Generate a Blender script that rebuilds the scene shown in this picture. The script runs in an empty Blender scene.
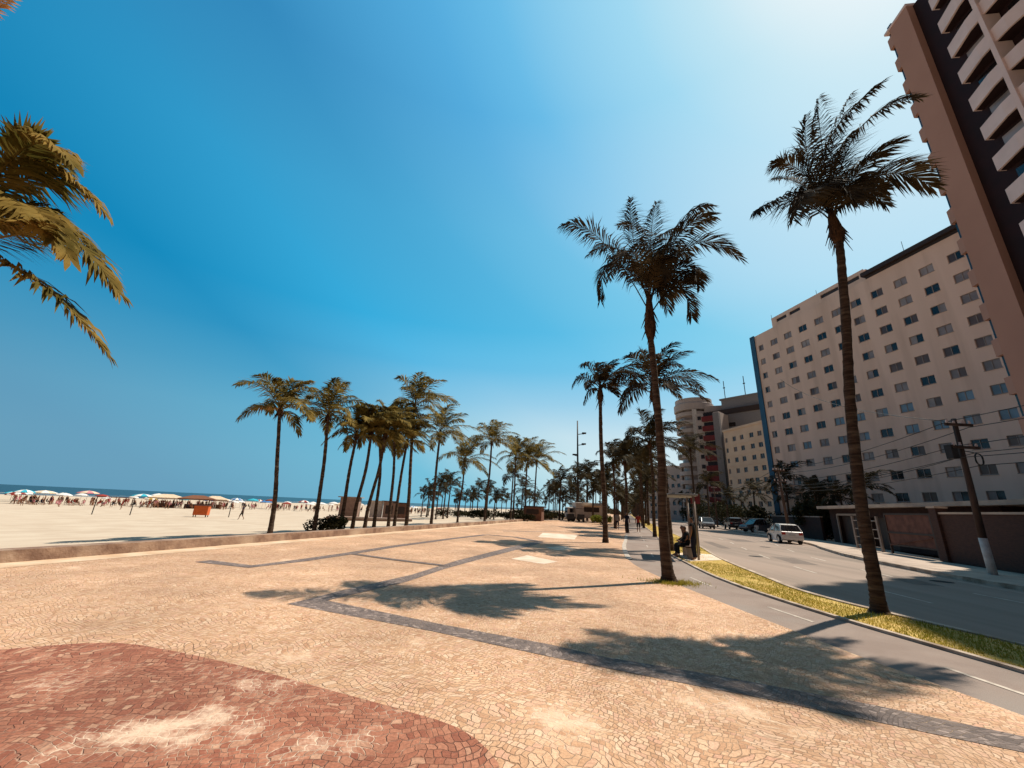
import bpy, bmesh, math, random
from mathutils import Vector, Matrix
S = bpy.context.scene
COL = S.collection
rnd = random.Random(7)
R = math.radians
# street frame: s runs along the far avenue, n runs across it towards the buildings
DX, DY = math.sin(R(16.4)), math.cos(R(16.4))
def SN(s, n): return (s*DX + n*DY, s*DY - n*DX)
ALONG = math.atan2(DY, DX)

# ------------------------------------------------------------------ mesh helper
class MB:
    def __init__(self): self.v = []; self.f = []; self.m = []
    def add(self, vs, fs, mi=0):
        o = len(self.v); self.v += [tuple(p) for p in vs]
        for f in fs: self.f.append(tuple(i+o for i in f)); self.m.append(mi)
    def box(self, x0, x1, y0, y1, z0, z1, mi=0):
        self.add([(x0,y0,z0),(x1,y0,z0),(x1,y1,z0),(x0,y1,z0),(x0,y0,z1),(x1,y0,z1),(x1,y1,z1),(x0,y1,z1)],
                 [(3,2,1,0),(4,5,6,7),(0,1,5,4),(1,2,6,5),(2,3,7,6),(3,0,4,7)], mi)
    def prism(self, pts, z0, z1, mi=0):
        n = len(pts)
        self.add([(p[0],p[1],z0) for p in pts]+[(p[0],p[1],z1) for p in pts],
                 [tuple(range(n-1,-1,-1)), tuple(range(n,2*n))]+[(i,(i+1)%n,n+(i+1)%n,n+i) for i in range(n)], mi)
    def extr(self, pts, axis_pts0, axis_pts1, mi=0): # two matching loops
        n = len(axis_pts0)
        self.add(list(axis_pts0)+list(axis_pts1), [tuple(range(n-1,-1,-1)), tuple(range(n,2*n))]+[(i,(i+1)%n,n+(i+1)%n,n+i) for i in range(n)], mi)
    def tube(self, pts, rad, sides=8, mi=0, cap=True):
        pts = [Vector(p) for p in pts]; n = len(pts); vs = []; fs = []
        up = None
        for i, p in enumerate(pts):
            t = (pts[min(i+1,n-1)]-pts[max(i-1,0)]).normalized()
            if up is None: up = Vector((0,1,0)) if abs(t.z) > .8 else Vector((0,0,1))
            a = t.cross(up)
            if a.length < 1e-4: a = t.cross(Vector((1,0,0)))
            a.normalize(); b = a.cross(t).normalized(); up = b
            r = rad[i] if isinstance(rad,(list,tuple)) else rad
            for k in range(sides):
                q = 2*math.pi*k/sides; vs.append(p + a*(r*math.cos(q)) + b*(r*math.sin(q)))
        for i in range(n-1):
            for k in range(sides):
                k2 = (k+1)%sides; fs.append((i*sides+k, i*sides+k2, (i+1)*sides+k2, (i+1)*sides+k))
        if cap: fs.append(tuple(range(sides-1,-1,-1))); fs.append(tuple((n-1)*sides+k for k in range(sides)))
        self.add(vs, fs, mi)
    def ring_solid(self, prof, sides=12, c=(0,0,0), mi=0): # lathe (r,z)
        vs = []; fs = []
        for r, z in prof:
            for k in range(sides):
                q = 2*math.pi*k/sides; vs.append((c[0]+r*math.cos(q), c[1]+r*math.sin(q), c[2]+z))
        for i in range(len(prof)-1):
            for k in range(sides):
                k2 = (k+1)%sides; fs.append((i*sides+k, i*sides+k2, (i+1)*sides+k2, (i+1)*sides+k))
        self.add(vs, fs, mi)
    def build(self, name, mats, parent=None, smooth=False, loc=None, rot=None):
        me = bpy.data.meshes.new(name); me.from_pydata(self.v, [], self.f)
        if not isinstance(mats, (list,tuple)): mats = [mats]
        for m in mats: me.materials.append(m)
        if len(mats) > 1: me.polygons.foreach_set('material_index', self.m)
        if smooth: me.polygons.foreach_set('use_smooth', [True]*len(me.polygons))
        me.update()
        o = bpy.data.objects.new(name, me); COL.objects.link(o)
        if parent: o.parent = parent
        if loc: o.location = loc
        if rot: o.rotation_euler = rot
        return o
def bevel(o, w, seg=2):
    m = o.modifiers.new('Bevel','BEVEL'); m.width = w; m.segments = seg; m.limit_method = 'ANGLE'; m.angle_limit = R(40); return o
def thing(name, label, cat, loc=(0,0,0), rz=0, group=None):
    o = bpy.data.objects.new(name, None); COL.objects.link(o)
    o.location = loc; o.rotation_euler = (0,0,rz); o.empty_display_size = .2
    tag(o, label, cat, group); return o
def tag(o, label, cat, group=None, kind=None):
    o['label'] = label; o['category'] = cat
    if group: o['group'] = group
    if kind: o['kind'] = kind
    return o
def structure(o): o['kind'] = 'structure'; return o
def kids(o): return [c for c in list(KIDS.get(o.name, []))]
def copy_tree(root, loc, rz=None, label=None, scale=None, mats=None):
    def cp(o, par):
        c = o.copy(); COL.objects.link(c)
        if par: c.parent = par
        for ch in [k for k in bpy.data.objects if k.parent == o]: cp(ch, c)
        return c
    r = cp(root, None); r.location = loc
    if rz is not None: r.rotation_euler = (0,0,rz)
    if label: r['label'] = label
    if scale: r.scale = (scale,)*3 if not isinstance(scale, tuple) else scale
    return r

# ------------------------------------------------------------------ materials
def newmat(name):
    m = bpy.data.materials.new(name); m.use_nodes = True
    nt = m.node_tree; return m, nt, nt.nodes['Principled BSDF'], nt.nodes, nt.links
def mat(name, c1, c2=None, rough=.7, scale=6, bump=0, bscale=40, spec=.3, metal=0, detail=5, stretch=None, c3=None, s3=1.0, pos=(.38,.62)):
    m, nt, b, N, L = newmat(name)
    b.inputs['Roughness'].default_value = rough; b.inputs['Specular IOR Level'].default_value = spec; b.inputs['Metallic'].default_value = metal
    tc = N.new('ShaderNodeTexCoord'); src = tc.outputs['Object']
    if stretch:
        mp = N.new('ShaderNodeMapping'); mp.inputs['Scale'].default_value = stretch; L.new(src, mp.inputs[0]); src = mp.outputs[0]
    if c2 is None: c2 = tuple(x*.8 for x in c1)
    n = N.new('ShaderNodeTexNoise'); n.inputs['Scale'].default_value = scale; n.inputs['Detail'].default_value = detail; L.new(src, n.inputs['Vector'])
    r = N.new('ShaderNodeValToRGB'); r.color_ramp.elements[0].position = pos[0]; r.color_ramp.elements[1].position = pos[1]
    r.color_ramp.elements[0].color = (*c2,1); r.color_ramp.elements[1].color = (*c1,1); L.new(n.outputs['Fac'], r.inputs[0])
    out = r.outputs[0]
    if c3 is not None:
        n3 = N.new('ShaderNodeTexNoise'); n3.inputs['Scale'].default_value = s3; n3.inputs['Detail'].default_value = 6; L.new(src, n3.inputs['Vector'])
        r3 = N.new('ShaderNodeValToRGB'); r3.color_ramp.elements[0].position = .5; r3.color_ramp.elements[1].position = .68
        L.new(n3.outputs['Fac'], r3.inputs[0])
        mx = N.new('ShaderNodeMixRGB'); L.new(r3.outputs[0], mx.inputs[0]); L.new(out, mx.inputs[1]); mx.inputs[2].default_value = (*c3,1); out = mx.outputs[0]
    L.new(out, b.inputs['Base Color'])
    if bump:
        nb = N.new('ShaderNodeTexNoise'); nb.inputs['Scale'].default_value = bscale; nb.inputs['Detail'].default_value = 6; L.new(src, nb.inputs['Vector'])
        bp = N.new('ShaderNodeBump'); bp.inputs['Strength'].default_value = bump; bp.inputs['Distance'].default_value = .03; L.new(nb.outputs['Fac'], bp.inputs['Height']); L.new(bp.outputs[0], b.inputs['Normal'])
    return m

def stone_mat(name, tints, joint, sand, sand_lo, sand_hi, cell=18, red=False, patch=None, depth=.014, rot=.5):
    """small split paving stones set in bending rows, joints filled with sand"""
    m, nt, b, N, L = newmat(name)
    b.inputs['Roughness'].default_value = .75; b.inputs['Specular IOR Level'].default_value = .25
    g = N.new('ShaderNodeNewGeometry'); P = g.outputs['Position']
    wn = N.new('ShaderNodeTexNoise'); wn.inputs['Scale'].default_value = .9; wn.inputs['Detail'].default_value = 3; L.new(P, wn.inputs['Vector'])
    sub = N.new('ShaderNodeVectorMath'); sub.operation = 'SUBTRACT'; L.new(wn.outputs['Color'], sub.inputs[0]); sub.inputs[1].default_value = (.5,.5,.5)
    sc = N.new('ShaderNodeVectorMath'); sc.operation = 'SCALE'; L.new(sub.outputs[0], sc.inputs[0]); sc.inputs['Scale'].default_value = .8
    ad = N.new('ShaderNodeVectorMath'); ad.operation = 'ADD'; L.new(P, ad.inputs[0]); L.new(sc.outputs[0], ad.inputs[1])
    fn = N.new('ShaderNodeTexNoise'); fn.inputs['Scale'].default_value = 7.5; fn.inputs['Detail'].default_value = 2; L.new(P, fn.inputs['Vector'])
    fs_ = N.new('ShaderNodeVectorMath'); fs_.operation = 'SUBTRACT'; L.new(fn.outputs['Color'], fs_.inputs[0]); fs_.inputs[1].default_value = (.5,.5,.5)
    fm = N.new('ShaderNodeVectorMath'); fm.operation = 'SCALE'; fm.inputs['Scale'].default_value = .075; L.new(fs_.outputs[0], fm.inputs[0])
    ad2 = N.new('ShaderNodeVectorMath'); ad2.operation = 'ADD'; L.new(ad.outputs[0], ad2.inputs[0]); L.new(fm.outputs[0], ad2.inputs[1])
    mp = N.new('ShaderNodeMapping'); mp.inputs['Scale'].default_value = (1,1,.001); mp.inputs['Rotation'].default_value = (0,0,rot); L.new(ad2.outputs[0], mp.inputs[0])
    br = N.new('ShaderNodeTexBrick'); br.offset = .5; br.offset_frequency = 2; br.squash = .8; br.squash_frequency = 3
    br.inputs['Color1'].default_value = (0,0,0,1); br.inputs['Color2'].default_value = (1,1,1,1); br.inputs['Mortar'].default_value = (.5,.5,.5,1)
    br.inputs['Scale'].default_value = 1; br.inputs['Brick Width'].default_value = 1.15/cell; br.inputs['Row Height'].default_value = 1/cell; br.inputs['Mortar Size'].default_value = .085/cell; br.inputs['Mortar Smooth'].default_value = .9
    L.new(mp.outputs[0], br.inputs['Vector'])
    sx = N.new('ShaderNodeSeparateColor'); L.new(br.outputs['Color'], sx.inputs[0])
    cr = N.new('ShaderNodeValToRGB'); els = cr.color_ramp.elements
    while len(els) < len(tints): els.new(.5)
    for i, t in enumerate(tints): els[i].position = i/(len(tints)-1); els[i].color = (*t,1)
    L.new(sx.outputs[0], cr.inputs[0])
    inv = N.new('ShaderNodeMath'); inv.operation = 'SUBTRACT'; inv.inputs[0].default_value = 1; L.new(br.outputs['Fac'], inv.inputs[1])
    # stone surface grain
    gn = N.new('ShaderNodeTexNoise'); gn.inputs['Scale'].default_value = 45; gn.inputs['Detail'].default_value = 4; L.new(P, gn.inputs['Vector'])
    gm = N.new('ShaderNodeMapRange'); gm.inputs[1].default_value = .3; gm.inputs[2].default_value = .7; gm.inputs[3].default_value = .78; gm.inputs[4].default_value = 1.18; L.new(gn.outputs['Fac'], gm.inputs[0])
    ml = N.new('ShaderNodeMixRGB'); ml.blend_type = 'MULTIPLY'; ml.inputs[0].default_value = 1; L.new(cr.outputs[0], ml.inputs[1]); L.new(gm.outputs[0], ml.inputs[2])
    # broad wear, metres across
    bn = N.new('ShaderNodeTexNoise'); bn.inputs['Scale'].default_value = .35; bn.inputs['Detail'].default_value = 6; bn.inputs['Roughness'].default_value = .6; L.new(P, bn.inputs['Vector'])
    bm_ = N.new('ShaderNodeMapRange'); bm_.inputs[1].default_value = .3; bm_.inputs[2].default_value = .7; bm_.inputs[3].default_value = .70; bm_.inputs[4].default_value = 1.22; L.new(bn.outputs['Fac'], bm_.inputs[0])
    ml2 = N.new('ShaderNodeMixRGB'); ml2.blend_type = 'MULTIPLY'; ml2.inputs[0].default_value = 1; L.new(ml.outputs[0], ml2.inputs[1]); L.new(bm_.outputs[0], ml2.inputs[2])
    # joints: open dark here and there, mostly filled with sand
    jn = N.new('ShaderNodeTexNoise'); jn.inputs['Scale'].default_value = 1.6; jn.inputs['Detail'].default_value = 5; L.new(P, jn.inputs['Vector'])
    jr = N.new('ShaderNodeValToRGB'); jr.color_ramp.elements[0].position = .36; jr.color_ramp.elements[1].position = .58
    jr.color_ramp.elements[0].color = (*joint,1); jr.color_ramp.elements[1].color = (*[.25*a+.75*c for a, c in zip(joint, tints[len(tints)//2])],1); L.new(jn.outputs['Fac'], jr.inputs[0])
    ed = N.new('ShaderNodeMapRange'); ed.inputs[1].default_value = 0; ed.inputs[2].default_value = .9; L.new(inv.outputs[0], ed.inputs[0])
    mj = N.new('ShaderNodeMixRGB'); L.new(ed.outputs[0], mj.inputs[0]); L.new(jr.outputs[0], mj.inputs[1]); L.new(ml2.outputs[0], mj.inputs[2])
    # loose sand lying on the stones
    sn = N.new('ShaderNodeTexNoise'); sn.inputs['Scale'].default_value = .7; sn.inputs['Detail'].default_value = 9; sn.inputs['Roughness'].default_value = .72; L.new(P, sn.inputs['Vector'])
    fac = sn.outputs['Fac']
    if patch:
        for (px, py, pr, pa) in patch:
            vd = N.new('ShaderNodeVectorMath'); vd.operation = 'DISTANCE'; vd.inputs[1].default_value = (px,py,0); L.new(P, vd.inputs[0])
            pm = N.new('ShaderNodeMapRange'); pm.inputs[1].default_value = pr*.2; pm.inputs[2].default_value = pr; pm.inputs[3].default_value = pa; pm.inputs[4].default_value = 0; L.new(vd.outputs['Value'], pm.inputs[0])
            aa = N.new('ShaderNodeMath'); aa.operation = 'ADD'; L.new(fac, aa.inputs[0]); L.new(pm.outputs[0], aa.inputs[1]); fac = aa.outputs[0]
    se = N.new('ShaderNodeMath'); se.operation = 'MULTIPLY_ADD'; L.new(ed.outputs[0], se.inputs[0]); se.inputs[1].default_value = -.075; L.new(fac, se.inputs[2])
    sm = N.new('ShaderNodeMapRange'); sm.inputs[1].default_value = sand_lo; sm.inputs[2].default_value = sand_hi; L.new(se.outputs[0], sm.inputs[0])
    sk = N.new('ShaderNodeMath'); sk.operation = 'MULTIPLY'; L.new(sm.outputs[0], sk.inputs[0]); sk.inputs[1].default_value = .9
    ms = N.new('ShaderNodeMixRGB'); L.new(sk.outputs[0], ms.inputs[0]); L.new(mj.outputs[0], ms.inputs[1]); ms.inputs[2].default_value = (*sand,1)
    L.new(ms.outputs[0], b.inputs['Base Color'])
    # relief
    hm = N.new('ShaderNodeMapRange'); hm.inputs[1].default_value = 0; hm.inputs[2].default_value = 1; L.new(inv.outputs[0], hm.inputs[0])
    hs = N.new('ShaderNodeMath'); hs.operation = 'MULTIPLY_ADD'; L.new(sx.outputs[0], hs.inputs[0]); hs.inputs[1].default_value = .5; L.new(hm.outputs[0], hs.inputs[2])
    hx = N.new('ShaderNodeMixRGB'); L.new(sk.outputs[0], hx.inputs[0]); L.new(hs.outputs[0], hx.inputs[1]); hx.inputs[2].default_value = (1.05,1.05,1.05,1)
    hg = N.new('ShaderNodeMath'); hg.operation = 'MULTIPLY_ADD'; L.new(gn.outputs['Fac'], hg.inputs[0]); hg.inputs[1].default_value = .35; L.new(hx.outputs[0], hg.inputs[2])
    bp = N.new('ShaderNodeBump'); bp.inputs['Strength'].default_value = .8; bp.inputs['Distance'].default_value = depth; L.new(hg.outputs[0], bp.inputs['Height']); L.new(bp.outputs[0], b.inputs['Normal'])
    return m

def leaf_mat(name, c1, c2, trans=.35):
    m, nt, b, N, L = newmat(name)
    b.inputs['Roughness'].default_value = .75; b.inputs['Specular IOR Level'].default_value = .08
    tc = N.new('ShaderNodeTexCoord')
    n = N.new('ShaderNodeTexNoise'); n.inputs['Scale'].default_value = 1.7; n.inputs['Detail'].default_value = 4; L.new(tc.outputs['Object'], n.inputs['Vector'])
    r = N.new('ShaderNodeValToRGB'); r.color_ramp.elements[0].position = .38; r.color_ramp.elements[1].position = .64
    r.color_ramp.elements[0].color = (*c1,1); r.color_ramp.elements[1].color = (*c2,1); L.new(n.outputs['Fac'], r.inputs[0])
    L.new(r.outputs[0], b.inputs['Base Color'])
    t = N.new('ShaderNodeBsdfTranslucent'); L.new(r.outputs[0], t.inputs['Color'])
    mx = N.new('ShaderNodeMixShader'); mx.inputs[0].default_value = trans
    L.new(b.outputs[0], mx.inputs[1]); L.new(t.outputs[0], mx.inputs[2]); L.new(mx.outputs[0], N['Material Output'].inputs['Surface'])
    return m

M = {}
PAVE_T = [(.47,.255,.145),(.58,.345,.20),(.63,.39,.24),(.68,.45,.29),(.59,.33,.215),(.72,.51,.345)]
M['paving'] = stone_mat('tan_paving_stone', PAVE_T, (.30,.165,.09), (.74,.56,.40), .53, .66, patch=[(.75,4.0,.9,.10),(-1.2,5.9,.5,.06),(2.4,4.0,.7,.06),(-3.2,6.2,.6,.05),(3.9,8.2,.8,.06)])
M['red_paving'] = stone_mat('red_paving_stone', [(.27,.090,.052),(.36,.135,.078),(.44,.195,.118),(.31,.11,.062),(.54,.31,.20)], (.15,.06,.04), (.74,.55,.40), .515, .61, cell=15, rot=-.2, patch=[(-2.45,3.6,.6,.125),(-2.85,3.4,.55,.105),(-1.1,3.5,.45,.09),(-2.2,4.35,.5,.05),(-4.0,4.4,.6,.05)])
M['dark_paving'] = stone_mat('black_paving_stone', [(.115,.088,.08),(.23,.175,.155),(.155,.12,.11),(.40,.31,.27)], (.42,.30,.21), (.62,.47,.36), .56, .70, cell=18, rot=-.45, patch=[(-2.0,6.75,.6,.12)])
M['sand'] = mat('beach_sand', (.57,.475,.37), (.50,.40,.305), rough=.95, scale=.5, bump=.7, bscale=1.8, spec=.05, c3=(.54,.44,.34), s3=.05)
M['loose_sand'] = mat('sandy_margin', (.66,.51,.37), (.55,.38,.25), rough=.95, scale=1.4, bump=.2, spec=.05)
M['pale'] = mat('pale_concrete', (.74,.62,.50), (.62,.48,.36), rough=.9, scale=1.2, bump=.15)
M['path'] = mat('grey_path_asphalt', (.30,.235,.20), (.26,.20,.17), rough=.9, scale=1.3, bump=.35, bscale=120, spec=.15, c3=(.30,.255,.225), s3=.35)
M['road'] = mat('worn_road_asphalt', (.34,.265,.22), (.295,.23,.19), rough=.9, scale=.6, bump=.3, bscale=90, spec=.15, c3=(.255,.205,.17), s3=.5, stretch=(1.4,.12,1))
M['sidewalk'] = mat('sidewalk_concrete', (.50,.40,.32), (.40,.31,.25), rough=.9, scale=1.1, bump=.2)
M['kerb'] = mat('kerb_concrete', (.56,.46,.37), (.34,.26,.20), rough=.9, scale=2.2, bump=.5, c3=(.26,.19,.14), s3=1.7)
M['paint'] = mat('worn_white_paint', (.58,.50,.42), (.36,.30,.25), rough=.7, scale=6, bump=.1)
M['seawall'] = mat('stained_sea_wall', (.36,.24,.17), (.20,.12,.085), rough=.95, scale=2.2, bump=.6, bscale=14, c3=(.46,.34,.25), s3=.7)
M['soil'] = mat('dry_verge_soil', (.58,.39,.13), (.42,.30,.07), rough=.95, scale=1.8, bump=.4, bscale=30)
M['grass'] = leaf_mat('dry_yellow_grass', (.29,.255,.03), (.47,.36,.075), .42)
M['ground'] = mat('bare_ground', (.36,.28,.21), (.26,.2,.15), rough=.95, scale=.3)
M['trunk'] = mat('palm_bark', (.085,.055,.040), (.038,.024,.018), rough=.95, scale=5, bump=.8, bscale=14, spec=.1, stretch=(.7,.7,5), c3=(.15,.11,.08), s3=1.6)
M['fibre'] = mat('palm_fibre', (.085,.045,.025), (.035,.018,.012), rough=.95, scale=9, bump=.8, bscale=30, spec=.1, stretch=(1,1,.3))
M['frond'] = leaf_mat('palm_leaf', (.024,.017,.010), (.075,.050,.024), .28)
M['frond_gold'] = leaf_mat('sunny_palm_leaf', (.10,.085,.018), (.30,.20,.05), .40)  # lit copy of the palm leaf, sunlight put into its colour
M['frond_sea'] = leaf_mat('beach_palm_leaf', (.065,.056,.018), (.31,.225,.06), .42)  # yellow tint puts the sunlit leaf parts into the colour
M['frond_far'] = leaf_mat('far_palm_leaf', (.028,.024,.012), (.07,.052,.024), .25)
M['frond_dry'] = leaf_mat('dead_palm_leaf', (.40,.17,.06), (.60,.33,.14), .35)
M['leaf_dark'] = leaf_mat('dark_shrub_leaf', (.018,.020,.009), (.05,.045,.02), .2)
M['leaf_green'] = leaf_mat('yellow_green_shrub_leaf', (.14,.17,.03), (.30,.30,.05), .3)

def simple(name, c, rough=.6, spec=.3, metal=0, var=.85, scale=4, bump=0): return mat(name, c, tuple(x*var for x in c), rough=rough, spec=spec, metal=metal, scale=scale, bump=bump)
def glass(name, c, rough=.08):
    m = mat(name, c, tuple(x*.6 for x in c), rough=rough, spec=.6, scale=.6); return m
M['big_wall'] = mat('peach_render_wall', (.80,.61,.51), (.75,.565,.465), rough=.9, scale=.35, bump=.1, bscale=25, c3=(.66,.49,.40), s3=.5, stretch=(1.2,1.2,.10))
M['blue'] = mat('blue_painted_wall', (.03,.12,.22), (.024,.10,.18), rough=.7, scale=.5)
M['tower_wall'] = mat('salmon_tower_wall', (.43,.235,.175), (.40,.215,.16), rough=.9, scale=.3, bump=.08)
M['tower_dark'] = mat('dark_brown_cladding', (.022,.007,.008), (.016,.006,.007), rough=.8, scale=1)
M['tower_parapet'] = mat('pale_pink_parapet', (.72,.55,.51), (.66,.50,.465), rough=.85, scale=.8)
M['cream'] = mat('cream_render_wall', (.70,.53,.39), (.64,.475,.345), rough=.9, scale=.3)
M['white_wall'] = mat('pale_grey_render', (.44,.385,.365), (.38,.335,.315), rough=.85, scale=.2)
M['red_wall'] = simple('dark_red_wall', (.16,.022,.025))
M['slate'] = simple('slate_grey_wall', (.21,.21,.225))
M['roof_dark'] = simple('dark_roof_edge', (.045,.03,.026))
M['concrete'] = simple('grey_concrete', (.36,.30,.26), rough=.9, bump=.3)
M['glass_dark'] = glass('dark_window_glass', (.022,.018,.02))
M['glass_grey'] = glass('curtained_window', (.30,.25,.235), .25)
M['glass_pale'] = glass('pale_curtain_window', (.42,.36,.34), .3)
M['glass_blue'] = glass('bluish_window', (.20,.29,.38), .15)
M['glass_brown'] = glass('brown_curtain_window', (.14,.085,.06), .3)
M['frame'] = simple('aluminium_frame', (.33,.29,.27), rough=.5)
M['frame_dark'] = simple('dark_metal_frame', (.05,.04,.04), rough=.5)
M['annex'] = mat('dark_reddish_render', (.035,.016,.013), (.022,.010,.009), rough=.9, scale=2, bump=.3)
M['dull_metal'] = simple('dull_grey_metal', (.30,.25,.22), rough=.6)
M['brick'] = None
M['white_metal'] = simple('white_painted_metal', (.62,.56,.52), rough=.5)
M['rust'] = mat('rusty_brown_gate', (.15,.062,.042), (.09,.036,.026), rough=.8, scale=2, bump=.2)
M['dark_metal'] = simple('dark_iron', (.03,.025,.025), rough=.5, metal=.3)
M['wood_pole'] = mat('weathered_pole', (.10,.06,.045), (.05,.03,.025), rough=.9, scale=4, bump=.4, stretch=(1,1,.2))
M['whitewash'] = mat('whitewashed_base', (.66,.63,.60), (.52,.48,.45), rough=.9, scale=4, bump=.2)
M['rubber'] = simple('black_rubber', (.018,.017,.017), rough=.85)
M['chrome'] = simple('silver_wheel', (.5,.5,.5), rough=.35, metal=.8)
M['car_white'] = mat('white_car_paint', (.70,.68,.66), (.66,.64,.62), rough=.22, spec=.6, scale=1)
M['car_grey'] = mat('grey_car_paint', (.14,.14,.15), (.12,.12,.13), rough=.25, spec=.6, scale=1)
M['car_dark'] = mat('dark_car_paint', (.04,.035,.04), (.03,.028,.03), rough=.25, spec=.6, scale=1)
M['car_glass'] = glass('car_glass', (.02,.02,.024), .05)
M['red_light'] = simple('red_tail_lamp', (.35,.02,.015), rough=.3)
M['lamp_glass'] = simple('clear_headlamp', (.6,.6,.58), rough=.2)
M['plate'] = simple('number_plate_grey', (.55,.55,.53))
M['skin'] = simple('tanned_skin', (.30,.15,.09), rough=.6)
M['hair'] = simple('dark_hair', (.015,.01,.008), rough=.7)
M['tar'] = simple('black_cable', (.012,.011,.011))
M['orange'] = simple('orange_panel', (.62,.13,.03), rough=.7)
M['brown_hut'] = mat('brown_hut_boards', (.19,.10,.07), (.12,.06,.045), rough=.85, scale=3, bump=.3)
M['grey_hut'] = mat('greyish_brown_boards', (.30,.20,.16), (.24,.155,.125), rough=.85, scale=3, bump=.3)
for k, c in dict(teal=(.05,.42,.55), white=(.80,.78,.75), cream=(.74,.58,.42), red=(.30,.05,.04), navy=(.018,.020,.04), brown=(.22,.10,.06), black=(.02,.02,.022), yellow=(.75,.5,.08), green=(.06,.22,.08), pink=(.6,.25,.28), grey=(.25,.24,.24), blue=(.08,.22,.5)).items():
    M['cloth_'+k] = mat(k+'_fabric', c, tuple(x*.8 for x in c), rough=.9, spec=.1, scale=6)
def brick_mat():
    m, nt, b, N, L = newmat('dark_red_brick'); b.inputs['Roughness'].default_value = .9
    tc = N.new('ShaderNodeTexCoord'); mp = N.new('ShaderNodeMapping'); mp.inputs['Rotation'].default_value = (R(90),0,0); L.new(tc.outputs['Object'], mp.inputs[0])
    br = N.new('ShaderNodeTexBrick'); br.inputs['Scale'].default_value = 4.2; br.inputs['Color1'].default_value = (.045,.016,.011,1); br.inputs['Color2'].default_value = (.07,.026,.016,1); br.inputs['Mortar'].default_value = (.035,.022,.018,1)
    br.inputs['Mortar Size'].default_value = .012; br.inputs['Brick Width'].default_value = .55; br.inputs['Row Height'].default_value = .18
    L.new(mp.outputs[0], br.inputs['Vector']); L.new(br.outputs[0], b.inputs['Base Color'])
    bp = N.new('ShaderNodeBump'); bp.inputs['Strength'].default_value = .5; bp.inputs['Distance'].default_value = .02; bp.invert = True; L.new(br.outputs['Fac'], bp.inputs['Height']); L.new(bp.outputs[0], b.inputs['Normal'])
    return m
M['brick'] = brick_mat()
def sea_mat():
    m, nt, b, N, L = newmat('sea_water'); b.inputs['Base Color'].default_value = (.010,.028,.036,1); b.inputs['Roughness'].default_value = .32; b.inputs['Specular IOR Level'].default_value = .35
    g = N.new('ShaderNodeNewGeometry'); n = N.new('ShaderNodeTexNoise'); n.inputs['Scale'].default_value = .15; n.inputs['Detail'].default_value = 8; L.new(g.outputs['Position'], n.inputs['Vector'])
    bp = N.new('ShaderNodeBump'); bp.inputs['Strength'].default_value = .8; bp.inputs['Distance'].default_value = 1.0; L.new(n.outputs['Fac'], bp.inputs['Height']); L.new(bp.outputs[0], b.inputs['Normal'])
    return m
M['sea'] = sea_mat()

# ------------------------------------------------------------------ ground sheets
def sheet(name, pts, z, m, kind=True):
    mb = MB(); bm = bmesh.new()
    vs = [bm.verts.new((p[0],p[1],z)) for p in pts]; bm.faces.new(vs); bmesh.ops.triangulate(bm, faces=bm.faces[:])
    for f in bm.faces:
        if f.normal.z < 0: f.normal_flip()
    me = bpy.data.meshes.new(name); bm.to_mesh(me); bm.free(); me.materials.append(m)
    o = bpy.data.objects.new(name, me); COL.objects.link(o)
    if kind: structure(o)
    return o
def strip(name, A, B, z, m, zb=None):
    mb = MB(); n = len(A); zb = z if zb is None else zb
    mb.add([(p[0],p[1],z) for p in A]+[(p[0],p[1],zb) for p in B], [(i,n+i,n+i+1,i+1) for i in range(n-1)])
    return structure(mb.build(name, m))
def kerb_line(mb, A, w, z0, z1):
    """a kerb ribbon with width w to the right of polyline A"""
    n = len(A); Lft = []; Rgt = []
    for i, p in enumerate(A):
        a = Vector(A[max(i-1,0)]); c = Vector(A[min(i+1,n-1)]); t = (c-a).normalized(); nn = Vector((t.y,-t.x))
        Lft.append(p); Rgt.append((p[0]+nn.x*w, p[1]+nn.y*w))
    for i in range(n-1):
        a, b2, c, d = Lft[i], Lft[i+1], Rgt[i+1], Rgt[i]
        mb.add([(a[0],a[1],z0),(b2[0],b2[1],z0),(c[0],c[1],z0),(d[0],d[1],z0),(a[0],a[1],z1),(b2[0],b2[1],z1),(c[0],c[1],z1),(d[0],d[1],z1)],
               [(4,7,6,5),(0,4,5,1),(3,2,6,7),(0,3,7,4),(1,5,6,2)])
def dense(A, step=1.2):
    """Catmull-Rom through the points"""
    out = []
    P = [Vector(p) for p in A]
    for i in range(len(P)-1):
        p0 = P[max(i-1,0)]; p1 = P[i]; p2 = P[i+1]; p3 = P[min(i+2,len(P)-1)]
        k = max(2, min(14, int((p2-p1).length/step)))
        for j in range(k):
            t = j/k
            q = .5*((2*p1)+(p2-p0)*t+(2*p0-5*p1+4*p2-p3)*t*t+(3*p1-p0-3*p2+p3)*t**3); out.append((q.x,q.y))
    out.append(tuple(P[-1])); return out

FAR = 1500
ground = sheet('ground', [SN(-300,-13.7), SN(-300,2500), SN(4000,2500), SN(4000,-13.7)], -.30, M['ground'])
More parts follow.
